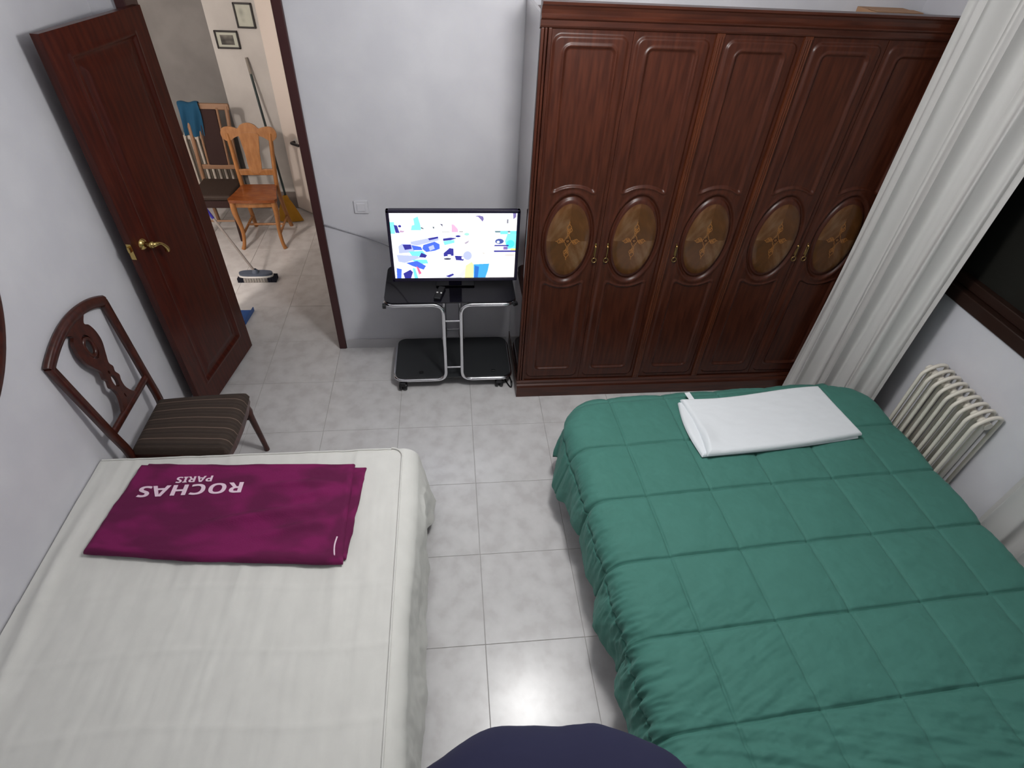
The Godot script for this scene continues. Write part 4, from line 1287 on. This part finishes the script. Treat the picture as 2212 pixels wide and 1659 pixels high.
# ---------------------------------------------------------------- hall
func hall() -> void:
	var t := thing("radiator", "greyish white column radiator on the hall wall behind the chairs", "radiator", Vector3(-1.72, 0, -2.445))
	var m := radiator_section(0.09, 0.63, 0.024)
	for k in 9:
		var o := part("section", m, M.hall_radiator, t)
		o.transform = Transform3D(Basis(Vector3(0, 0, -1), Vector3.UP, Vector3(1, 0, 0)), Vector3(k * 0.056, 0.10, 0.0))
	for k in [0, 8]:
		part("foot", Geo.new().box(Vector3(k * 0.054, 0.05, 0.05), Vector3(0.02, 0.10, 0.05), 0.004), M.hall_radiator, t)
	pine_chair()
	back_chair()
	# two small pictures
	picture(Vector3(-0.872, 1.685, -2.37), 0.148, 0.182, "upright black framed picture with a pale print, upper one on the hall wall", 0)
	picture(Vector3(-1.056, 1.505, -2.37), 0.19, 0.135, "black framed picture with a dark sketch, lower one on the hall wall", 1)
	# broom leaning behind the pine chair
	var b := thing("broom", "long dark handled broom with yellow bristles leaning on the hall wall", "broom")
	var top := Vector3(-0.935, 1.375, -2.355)
	var low := Vector3(-0.80, 0.20, -2.12)
	part("handle", Geo.new().tube([low, low.lerp(top, 0.9)], 0.011, 10), M.broom_green, b)
	part("handle_tip", Geo.new().tube([low.lerp(top, 0.895), top], 0.012, 10), M.broom_tip, b)
	part("bristles", Geo.new().grid(40, 10, func(u, vv):
		var f: float = u * TAU
		var w: float = lerpf(0.03, 0.125, pow(vv, 0.8))
		var k: float = 1.0 + 0.04 * sin(f * 12.0)
		return Vector3(-0.81 + w * cos(f) * k + 0.02 * vv, 0.205 - 0.2 * vv, -2.12 + lerpf(0.022, 0.035, vv) * sin(f) * k + 0.05 * vv), Vector3(0, 0, 1), true), M.straw, b)
	part("binding", Geo.new().lathe([Vector2(0.028, 0.0), Vector2(0.033, 0.02), Vector2(0.024, 0.05), Vector2(0.012, 0.06)], 16, Transform3D(Basis(), Vector3(-0.806, 0.185, -2.115))), M.straw, b)
	# floor brush with a purple grip leaning on the door's far side
	var f := thing("floor_brush", "slate blue floor brush with a grey stick and purple grip on the hall tiles", "broom")
	var h0 := Vector3(-0.855, 0.075, -0.955)
	var h1 := Vector3(-1.175, 0.86, -0.955)
	part("stick", Geo.new().tube([h0, h0.lerp(h1, 0.62)], 0.0095, 10), M.stick_grey, f)
	part("grip", Geo.new().tube([h0.lerp(h1, 0.615), h1], 0.0115, 10), M.stick_blue, f, "purple plastic grip")
	var hd := PackedVector2Array()
	for k in 24:
		var q := TAU * k / 24
		hd.append(Vector2(signf(cos(q)) * pow(absf(cos(q)), 0.6) * 0.135, signf(sin(q)) * pow(absf(sin(q)), 0.8) * 0.038))
	var flat := Basis(Vector3.RIGHT, Vector3.BACK, Vector3.DOWN)
	part("head", Geo.new().extrude(hd, 0.022, Transform3D(flat, Vector3(-0.855, 0.062, -0.96))).lathe([Vector2(0.03, 0.0), Vector2(0.024, 0.02), Vector2(0.014, 0.032)], 14, Transform3D(Basis(), Vector3(-0.855, 0.072, -0.957))), M.brush_slate, f)
	var rim := PackedVector2Array()
	for q in hd:
		rim.append(q * Vector2(1.05, 1.12))
	part("rim", Geo.new().extrude(rim, 0.012, Transform3D(flat, Vector3(-0.855, 0.047, -0.957))), M.white_plastic, f)
	for q in [[-0.115, 0.05, M.bristle_navy], [0.0, 0.17, M.bristle_grey], [0.118, 0.075, M.bristle_navy]]:
		var bg := Geo.new()
		for i in 9:
			var x: float = q[0] + q[1] * (i / 8.0 - 0.5)
			bg.box(Vector3(-0.855 + x * 1.03, 0.021, -0.952), Vector3(q[1] / 8.5, 0.042, 0.085), 0.003)
		part("bristles", bg, q[2], f)
	# blue dustpan half hidden behind the door
	var d := thing("dustpan", "blue plastic dustpan on the floor half hidden behind the open door", "dustpan", Vector3(-0.87, 0, -0.40), 0.0)
	part("tray", Geo.new().extrude(PackedVector2Array([Vector2(-0.12, -0.095), Vector2(0.095, -0.095), Vector2(0.075, 0.095), Vector2(-0.10, 0.095)]), 0.006, Transform3D(Basis(Vector3.RIGHT, Vector3.BACK, Vector3.DOWN), Vector3(0, 0.005, 0))), M.pan_blue, d)
	part("wall", Geo.new().box(Vector3(0.086, 0.02, 0.0), Vector3(0.005, 0.036, 0.19), 0.001, Basis(Vector3.UP, -0.1)), M.pan_blue, d)
	part("wall", Geo.new().box(Vector3(-0.01, 0.02, 0.095), Vector3(0.17, 0.036, 0.005), 0.001), M.pan_blue, d)
	part("handle", Geo.new().tube([Vector3(-0.01, 0.02, 0.095), Vector3(-0.01, 0.035, 0.20)], 0.012, 10), M.pan_blue, d)


func picture(p: Vector3, w: float, h: float, label: String, kind: int) -> void:
	var t := thing("picture", label, "picture", p, 0.0, "")
	var g := Geo.new()
	for s in [-1.0, 1.0]:
		g.box(Vector3(0, s * (h / 2 - 0.006), 0.009), Vector3(w, 0.013, 0.018), 0.002)
		g.box(Vector3(s * (w / 2 - 0.006), 0, 0.009), Vector3(0.013, h, 0.018), 0.002)
	part("frame", g, M.picture_black, t)
	var im := Image.create(96, 96, false, Image.FORMAT_RGB8)
	im.fill(c8(186, 190, 178))
	var f := FastNoiseLite.new()
	f.seed = 3 + kind
	f.frequency = 0.022
	f.fractal_octaves = 2
	for y in 96:
		for x in 96:
			if kind == 1 and x > 16 and x < 78 and y > 18 and y < 80:
				var k := 0.44 + 0.16 * f.get_noise_2d(x, y) - 0.14 * smoothstep(46.0, 62.0, y + 0.2 * x) - 0.08 * (1.0 - smoothstep(30.0, 50.0, x))
				im.set_pixel(x, y, Color(k, k * 0.98, k * 0.92))
			elif kind == 0:
				var k2: float = 0.22 * exp(-pow((x - 32) / 13.0, 2) - pow((y - 34) / 16.0, 2)) + 0.10 * exp(-pow((x - 38) / 12.0, 2) - pow((y - 68) / 9.0, 2))
				im.set_pixel(x, y, c8(186, 190, 178).darkened(k2 + 0.03 * f.get_noise_2d(x, y)))
	var m := mat("print_%d" % kind, Color.WHITE, 0.5)
	m.albedo_texture = ImageTexture.create_from_image(im)
	var q := Geo.new()
	q.quad(Vector3(-w / 2 + 0.01, -h / 2 + 0.01, 0.008), Vector3(w / 2 - 0.01, -h / 2 + 0.01, 0.008), Vector3(w / 2 - 0.01, h / 2 - 0.01, 0.008), Vector3(-w / 2 + 0.01, h / 2 - 0.01, 0.008), Vector3(0, 0, 1))
	part("print", q, m, t)


func pine_chair() -> void:
	# local: z points out of the front, faces the bedroom
	var t := thing("dining_chair", "varnished pine chair with scrolled crest standing in the hall", "chair", Vector3(-0.915, 0, -1.50), 0.03)
	var seat := PackedVector2Array([Vector2(-0.15, -0.33), Vector2(0.15, -0.33), Vector2(0.178, -0.15), Vector2(0.205, -0.02), Vector2(0.19, 0.012), Vector2(0.0, 0.022), Vector2(-0.19, 0.012), Vector2(-0.205, -0.02), Vector2(-0.178, -0.15)])
	var flat := Basis(Vector3.RIGHT, Vector3.BACK, Vector3.DOWN)
	part("seat", Geo.new().extrude(seat, 0.026, Transform3D(flat, Vector3(0, 0.455, 0))), M.pine_seat, t)
	var ap := PackedVector2Array()
	for q in seat:
		ap.append(q * 0.86 - Vector2(0, 0.022))
	part("apron", Geo.new().extrude(ap, 0.05, Transform3D(flat, Vector3(0, 0.418, 0))), M.pine, t)
	for s in [-1.0, 1.0]:
		part("leg", Geo.new().tube(spline([Vector3(s * 0.17, 0.44, -0.02), Vector3(s * 0.175, 0.34, -0.018), Vector3(s * 0.158, 0.18, -0.03), Vector3(s * 0.166, 0.06, -0.012), Vector3(s * 0.185, 0.0, 0.005)], 4), [0.026, 0.027, 0.027, 0.026, 0.025, 0.023, 0.021, 0.0195, 0.018, 0.017, 0.0165, 0.016, 0.016, 0.016, 0.017, 0.018, 0.019], 10), M.pine, t)
		var rl := spline([Vector3(s * 0.165, 0.0, -0.46), Vector3(s * 0.155, 0.22, -0.38), Vector3(s * 0.15, 0.44, -0.33), Vector3(s * 0.158, 0.60, -0.345), Vector3(s * 0.172, 0.82, -0.385), Vector3(s * 0.178, 0.89, -0.40)], 4)
		part("back_post", Geo.new().tube(rl, 0.019, 8), M.pine, t)
		part("stretcher", Geo.new().tube([Vector3(s * 0.16, 0.13, -0.03), Vector3(s * 0.158, 0.13, -0.44)], 0.011, 8), M.pine, t)
	part("stretcher", Geo.new().tube([Vector3(-0.158, 0.13, -0.23), Vector3(0.158, 0.13, -0.23)], 0.011, 8), M.pine, t)
	# crest with two scroll ears and a hump
	var half := [Vector2(0.0, 0.835), Vector2(0.06, 0.838), Vector2(0.115, 0.825), Vector2(0.155, 0.80), Vector2(0.19, 0.795), Vector2(0.222, 0.82), Vector2(0.228, 0.865), Vector2(0.205, 0.90), Vector2(0.165, 0.91), Vector2(0.12, 0.903), Vector2(0.085, 0.895), Vector2(0.06, 0.92), Vector2(0.03, 0.935), Vector2(0.0, 0.94)]
	var cr := PackedVector2Array()
	for q in smooth2(half, 4, false):
		cr.append(q)
	var left := cr.duplicate()
	for i in range(left.size() - 2, 0, -1):
		cr.append(Vector2(-left[i].x, left[i].y))
	var tilt := Transform3D(Basis(Vector3.RIGHT, -0.18), Vector3(0, 0, -0.40)) * Transform3D(Basis(), Vector3(0, -0.86, 0))
	var lift := Transform3D(Basis(), Vector3(0, 0.895, 0))
	part("crest_rail", Geo.new().extrude(cr, 0.026, lift * tilt), M.pine, t)
	part("back_rail", Geo.new().box(Vector3(0, 0.575, -0.342), Vector3(0.31, 0.055, 0.022), 0.006), M.pine, t)
	part("splat", Geo.new().extrude(smooth2([Vector2(-0.045, 0.545), Vector2(0.045, 0.545), Vector2(0.062, 0.70), Vector2(0.075, 0.80), Vector2(0.07, 0.86), Vector2(-0.07, 0.86), Vector2(-0.075, 0.80), Vector2(-0.062, 0.70)], 4), 0.014, lift * Transform3D(Basis(Vector3.RIGHT, -0.16), Vector3(0, 0, -0.385)) * Transform3D(Basis(), Vector3(0, -0.86, 0))), M.pine, t)


func back_chair() -> void:
	var t := thing("armchair", "light wood chair with dark upholstered back and seat behind the pine chair", "chair", Vector3(-1.31, 0, -1.63), 0.0)
	var w := 0.165
	part("seat", Geo.new().box(Vector3(0, 0.415, -0.20), Vector3(0.36, 0.06, 0.40), 0.025), M.dark_seat, t, "dark brown padded seat")
	part("seat_frame", Geo.new().box(Vector3(0, 0.36, -0.20), Vector3(0.35, 0.065, 0.39), 0.005), M.dark_upholstery, t)
	for s in [-1.0, 1.0]:
		part("leg", Geo.new().box(Vector3(s * w, 0.18, -0.02), Vector3(0.03, 0.36, 0.03), 0.005), M.dark_upholstery, t)
		part("back_post", Geo.new().tube(spline([Vector3(s * w, 0.0, -0.44), Vector3(s * w, 0.42, -0.40), Vector3(s * w, 0.7, -0.43), Vector3(s * (w + 0.01), 1.04, -0.50)], 5), 0.018, 8), M.light_wood, t)
		part("slat", Geo.new().tube([Vector3(s * 0.088, 0.54, -0.42), Vector3(s * 0.095, 1.03, -0.49)], 0.011, 8), M.light_wood, t)
	part("crest_rail", Geo.new().box(Vector3(0, 1.035, -0.50), Vector3(0.40, 0.055, 0.028), 0.01, Basis(Vector3.RIGHT, -0.15)), M.light_wood, t)
	part("back_rail", Geo.new().box(Vector3(0, 0.54, -0.42), Vector3(0.35, 0.04, 0.024), 0.006), M.light_wood, t)
	part("back_pad", Geo.new().box(Vector3(0.005, 0.785, -0.455), Vector3(0.165, 0.47, 0.03), 0.01, Basis(Vector3.RIGHT, -0.145)), M.dark_upholstery, t, "dark brown upholstered back panel")
	part("stretcher", Geo.new().tube([Vector3(-w, 0.20, -0.02), Vector3(w, 0.20, -0.02)], 0.009, 8), M.light_wood, t)
	# a blue cloth thrown over the chair's outer post
	var c := thing("cloth", "blue cloth hanging over the back of the light wood chair", "cloth")
	part("fabric", Geo.new().grid(30, 40, func(u, vv):
		var s: float = (vv - 0.45) * 0.52
		var z := -2.12
		var y := 1.075
		var dz: float = clampf(s / 0.03, -1.0, 1.0) * 0.026
		y -= maxf(absf(s) - 0.02, 0.0) + 0.006 * absf(dz) / 0.026
		return Vector3(-1.53 + 0.17 * u + 0.010 * sin(s * 14.0) + 0.02 * absf(s), y + 0.006 * sin(u * 9.0), z - dz * -1.0 + 0.012 * sin(u * 11.0 + s * 8.0) * clampf(absf(s) * 8, 0, 1) + (0.02 if s > 0 else -0.02) * clampf(absf(s) * 8, 0, 1)), Vector3(0, 0, 1)), M.blue_cloth, c)


# ---------------------------------------------------------------- small things
func small_things() -> void:
	var s := thing("light_switch", "white square wall socket plate left of the television", "switch", Vector3(0.243, 1.09, 0.0))
	part("plate", Geo.new().box(Vector3(0, 0, 0.005), Vector3(0.085, 0.082, 0.01), 0.003), M.wall, s)
	part("rocker", Geo.new().box(Vector3(0, 0, 0.011), Vector3(0.05, 0.05, 0.006), 0.002), M.wall, s)
	var w := thing("cable", "thin grey cable running along the wall from door frame to television", "cable")
	part("wire", Geo.new().tube(spline([Vector3(0.003, 0.985, 0.02), Vector3(0.06, 0.955, 0.008), Vector3(0.14, 0.925, 0.006), Vector3(0.25, 0.885, 0.006), Vector3(0.36, 0.85, 0.03), Vector3(0.46, 0.87, 0.16), Vector3(0.56, 0.95, 0.32)], 6), 0.0035, 8), M.wire_grey, w)
	var p := thing("power_cord", "black power cord looped on the floor beside the wardrobe foot", "cable")
	part("wire", Geo.new().tube(spline([Vector3(1.165, 0.006, 0.30), Vector3(1.176, 0.006, 0.42), Vector3(1.178, 0.03, 0.47), Vector3(1.172, 0.006, 0.50), Vector3(1.15, 0.006, 0.46), Vector3(1.13, 0.006, 0.36), Vector3(1.12, 0.006, 0.10)], 6), 0.005, 8), M.black_plastic, p)
	part("plug", Geo.new().box(Vector3(1.158, 0.022, 0.30), Vector3(0.03, 0.044, 0.05), 0.008), M.black_plastic, p)
	# big round mirror at the left edge of the picture
	var m := thing("mirror", "round dark wooden framed mirror on the left wall above the white bed", "mirror", Vector3(XL, 1.71, 2.03))
	var turn := Transform3D(Basis(Vector3(0, 0, 1), -PI / 2), Vector3.ZERO)
	part("frame", Geo.new().lathe([Vector2(0.665, 0.0), Vector2(0.665, 0.016), Vector2(0.655, 0.026), Vector2(0.63, 0.03), Vector2(0.60, 0.024), Vector2(0.575, 0.014), Vector2(0.57, 0.004), Vector2(0.57, 0.0)], 96, turn), M.chair, m)
	part("glass", Geo.new().lathe([Vector2(0.001, 0.006), Vector2(0.574, 0.006)], 96, turn), M.mirror, m)


# ---------------------------------------------------------------- the photographer
func nets(bones: Array, cell: float, k: float, cut = null) -> Geo:  # tapered capsules joined by a smooth minimum, meshed as surface nets
	var lo := Vector3(1e9, 1e9, 1e9)
	var hi := -lo
	for b in bones:
		var r := maxf(b[2], b[3]) + cell * 3 + k * 0.3
		for e in [b[0], b[1]]:
			lo = lo.min(e - Vector3(r, r, r)); hi = hi.max(e + Vector3(r, r, r))
	var nx := int((hi.x - lo.x) / cell) + 2
	var ny := int((hi.y - lo.y) / cell) + 2
	var nzz := int((hi.z - lo.z) / cell) + 2
	var val := PackedFloat32Array()
	val.resize(nx * ny * nzz)
	val.fill(1.0)
	for b in bones:
		var A: Vector3 = b[0]
		var B: Vector3 = b[1]
		var ra: float = b[2]
		var rb: float = b[3]
		var rr := maxf(ra, rb) + cell * 2 + k * 0.6
		var l2 := (A.min(B) - Vector3(rr, rr, rr) - lo) / cell
		var h2 := (A.max(B) + Vector3(rr, rr, rr) - lo) / cell
		var ab := B - A
		var il := 1.0 / maxf(ab.length_squared(), 1e-9)
		for z in range(maxi(int(l2.z), 0), mini(int(h2.z) + 1, nzz)):
			for y in range(maxi(int(l2.y), 0), mini(int(h2.y) + 1, ny)):
				var row := (z * ny + y) * nx
				for x in range(maxi(int(l2.x), 0), mini(int(h2.x) + 1, nx)):
					var p := lo + Vector3(x, y, z) * cell
					var t := clampf((p - A).dot(ab) * il, 0.0, 1.0)
					var d := p.distance_to(A + ab * t) - lerpf(ra, rb, t)
					var o := val[row + x]
					var h := maxf(k - absf(d - o), 0.0) / k
					val[row + x] = minf(d, o) - h * h * k * 0.25
	if cut != null:
		for z in nzz:
			for y in ny:
				for x in nx:
					var i := (z * ny + y) * nx + x
					if val[i] < cell * 2:
						val[i] = maxf(val[i], cut.call(lo + Vector3(x, y, z) * cell))
	var g := Geo.new()
	var at := PackedInt32Array()
	at.resize(val.size())
	at.fill(-1)
	var off := [0, 1, nx, nx + 1, nx * ny, nx * ny + 1, nx * ny + nx, nx * ny + nx + 1]
	var cp := [Vector3(0, 0, 0), Vector3(1, 0, 0), Vector3(0, 1, 0), Vector3(1, 1, 0), Vector3(0, 0, 1), Vector3(1, 0, 1), Vector3(0, 1, 1), Vector3(1, 1, 1)]
	var eds := [[0, 1], [2, 3], [4, 5], [6, 7], [0, 2], [1, 3], [4, 6], [5, 7], [0, 4], [1, 5], [2, 6], [3, 7]]
	for z in nzz - 1:
		for y in ny - 1:
			for x in nx - 1:
				var i := (z * ny + y) * nx + x
				if val[i] > 3 * cell or val[i] < -3 * cell:
					continue
				var neg := 0
				for c in 8:
					if val[i + off[c]] < 0: neg += 1
				if neg == 0 or neg == 8:
					continue
				var s := Vector3.ZERO
				var m := 0
				for e in eds:
					var a := val[i + off[e[0]]]
					var b2 := val[i + off[e[1]]]
					if (a < 0) != (b2 < 0):
						s += cp[e[0]].lerp(cp[e[1]], a / (a - b2)); m += 1
				at[i] = g.vert(lo + (Vector3(x, y, z) + s / m) * cell, Vector3.ZERO)
	for z in range(1, nzz - 1):
		for y in range(1, ny - 1):
			for x in range(1, nx - 1):
				var i := (z * ny + y) * nx + x
				var a := val[i]
				if a > 3 * cell or a < -3 * cell:
					continue
				for ax in 3:
					var st: int = [1, nx, nx * ny][ax]
					if (a < 0) == (val[i + st] < 0):
						continue
					var u: int = [nx, nx * ny, 1][ax]
					var w: int = [nx * ny, 1, nx][ax]
					var q := [at[i], at[i - u], at[i - u - w], at[i - w]]
					if q.min() < 0:
						continue
					if a >= 0:
						q.reverse()
					# corners run counter-clockwise seen from outside: emit them clockwise
					g.ix.append_array([q[0], q[2], q[1], q[0], q[3], q[2]])
					var nn: Vector3 = (g.v[q[1]] - g.v[q[0]]).cross(g.v[q[2]] - g.v[q[0]])
					for c in 4:
						g.n[q[c]] += nn
	for i in g.n.size():
		g.n[i] = g.n[i].normalized()
	return g


func person() -> void:
	var C := 0.92
	var Z := 3.36
	var t := thing("person", "person in a navy blue shirt standing between the beds, seen from above", "person")
	var torso := []
	var arms := []
	var legs := []
	torso.append([Vector3(C - 0.1, 1.0, Z - 0.02), Vector3(C + 0.1, 1.0, Z - 0.02), 0.13, 0.13])
	torso.append([Vector3(C - 0.10, 1.0, Z - 0.02), Vector3(C - 0.10, 1.24, Z - 0.14), 0.13, 0.14])
	torso.append([Vector3(C + 0.10, 1.0, Z - 0.02), Vector3(C + 0.10, 1.24, Z - 0.14), 0.13, 0.14])
	torso.append([Vector3(C - 0.10, 1.24, Z - 0.16), Vector3(C + 0.10, 1.24, Z - 0.16), 0.15, 0.15])
	torso.append([Vector3(C - 0.12, 1.24, Z - 0.15), Vector3(C - 0.12, 1.45, Z - 0.15), 0.14, 0.135])
	torso.append([Vector3(C + 0.12, 1.24, Z - 0.15), Vector3(C + 0.13, 1.45, Z - 0.13), 0.14, 0.135])
	torso.append([Vector3(C - 0.04, 1.44, Z - 0.165), Vector3(C + 0.05, 1.44, Z - 0.16), 0.145, 0.145])
	torso.append([Vector3(C - 0.21, 1.60, Z - 0.02), Vector3(C + 0.21, 1.60, Z - 0.02), 0.075, 0.075])
	torso.append([Vector3(C - 0.12, 1.45, Z - 0.12), Vector3(C - 0.14, 1.58, Z - 0.04), 0.11, 0.08])
	torso.append([Vector3(C + 0.12, 1.45, Z - 0.12), Vector3(C + 0.14, 1.58, Z - 0.04), 0.11, 0.08])
	for s in [-1.0, 1.0]:
		var sh := Vector3(C + s * 0.23, 1.62, Z + 0.0)
		var el := Vector3(C + s * 0.34, 1.90, Z + 0.14)
		var wr := Vector3(C - 0.17 + s * 0.12, 2.20, Z + 0.22)
		arms.append([sh, el, 0.07, 0.05])
		arms.append([el, wr, 0.048, 0.034])
		legs.append([Vector3(C + s * 0.10, 0.98, Z), Vector3(C + s * 0.115, 0.53, Z - 0.01), 0.105, 0.065])
		legs.append([Vector3(C + s * 0.115, 0.53, Z - 0.01), Vector3(C + s * 0.12, 0.09, Z + 0.03), 0.066, 0.042])
	var neck := [[Vector3(C, 1.60, Z + 0.02), Vector3(C, 1.76, Z + 0.02), 0.062, 0.058]]
	var hc := Vector3(C, 1.865, Z + 0.03)
	var head := [[hc + Vector3(0, 0.02, 0.02), hc + Vector3(0, 0.03, -0.01), 0.098, 0.092], [hc + Vector3(0, -0.05, -0.03), hc + Vector3(0, -0.085, -0.055), 0.065, 0.042], [hc + Vector3(0, 0.0, -0.10), hc + Vector3(0, -0.03, -0.118), 0.010, 0.015]]
	for s in [-1.0, 1.0]:
		head.append([hc + Vector3(s * 0.098, 0.02, 0.015), hc + Vector3(s * 0.098, -0.03, 0.01), 0.016, 0.011])
	var feet := []
	for s in [-1.0, 1.0]:
		feet.append([Vector3(C + s * 0.12, 0.05, Z + 0.05), Vector3(C + s * 0.135, 0.038, Z - 0.16), 0.045, 0.038])
	var body := nets(torso + arms + legs + neck + head + feet, 0.016, 0.05)
	for s in [-1.0, 1.0]:  # hands held up: a palm and five bent fingers each
		var wr := Vector3(C - 0.17 + s * 0.12, 2.20, Z + 0.22)
		var hb := [[wr, wr + Vector3(0, 0.05, 0.0), 0.030, 0.034], [wr + Vector3(-0.022, 0.05, 0), wr + Vector3(0.022, 0.10, 0), 0.020, 0.020], [wr + Vector3(0.022, 0.05, 0), wr + Vector3(-0.022, 0.10, 0), 0.020, 0.020]]
		for i in 4:
			var b := wr + Vector3(-0.033 + 0.022 * i, 0.105 - 0.004 * absf(i - 1.4), 0)
			var l: float = [0.034, 0.042, 0.039, 0.029][i]
			hb.append([b, b + Vector3(0, l, -0.010), 0.0095, 0.009])
			hb.append([b + Vector3(0, l, -0.010), b + Vector3(0, l + 0.018, -0.034), 0.009, 0.0075])
		var th := wr + Vector3(-s * 0.03, 0.035, -0.005)
		hb.append([th, th + Vector3(-s * 0.03, 0.028, -0.015), 0.013, 0.011])
		hb.append([th + Vector3(-s * 0.03, 0.028, -0.015), th + Vector3(-s * 0.038, 0.058, -0.03), 0.011, 0.008])
		var hg := nets(hb, 0.005, 0.012)
		var base := body.v.size()
		body.v.append_array(hg.v); body.n.append_array(hg.n); body.uv.append_array(hg.uv)
		for i in hg.ix:
			body.ix.append(i + base)
	part("body", body, M.skin, t)
	var fat := func(list: Array, r: float) -> Array:
		var out := []
		for b in list:
			out.append([b[0], b[1], b[2] + r, b[3] + r])
		return out
	var sleeves := []
	for b in arms:
		if b[2] > 0.06:
			sleeves.append([b[0], b[0].lerp(b[1], 0.62), b[2] + 0.018, 0.075])
	var shirt := nets(fat.call(torso, 0.016) + sleeves, 0.013, 0.06, func(p: Vector3) -> float: return maxf(0.93 - p.y, p.y - 1.69))
	for i in shirt.v.size():  # a few soft folds in the cloth
		var p := shirt.v[i]
		shirt.v[i] = p + shirt.n[i] * (0.010 * nz.get_noise_3d(p.x * 5.0, p.y * 2.5, p.z * 5.0) + 0.005 * sin((p.x * 0.7 + p.y) * 38.0) * clampf(nz.get_noise_3d(p.x * 3.0, p.y * 3.0 + 7.0, p.z * 3.0), 0, 1))
	part("shirt", shirt, M.navy, t, "navy blue shirt")
	var trs := nets(fat.call(legs, 0.014) + fat.call([torso[0]], 0.006), 0.015, 0.05, func(p: Vector3) -> float: return maxf(0.07 - p.y, p.y - 1.04))
	part("trousers", trs, M.trousers, t)
	part("shoes", nets(fat.call(feet, 0.006), 0.010, 0.03, func(p: Vector3) -> float: return 0.002 - p.y), M.shoe, t)
	part("hair", nets([[hc + Vector3(0, 0.045, 0.035), hc + Vector3(0, 0.045, 0.0), 0.098, 0.094], [hc + Vector3(0, 0.0, 0.06), hc + Vector3(0, -0.05, 0.065), 0.075, 0.05]], 0.008, 0.03), M.hair, t)
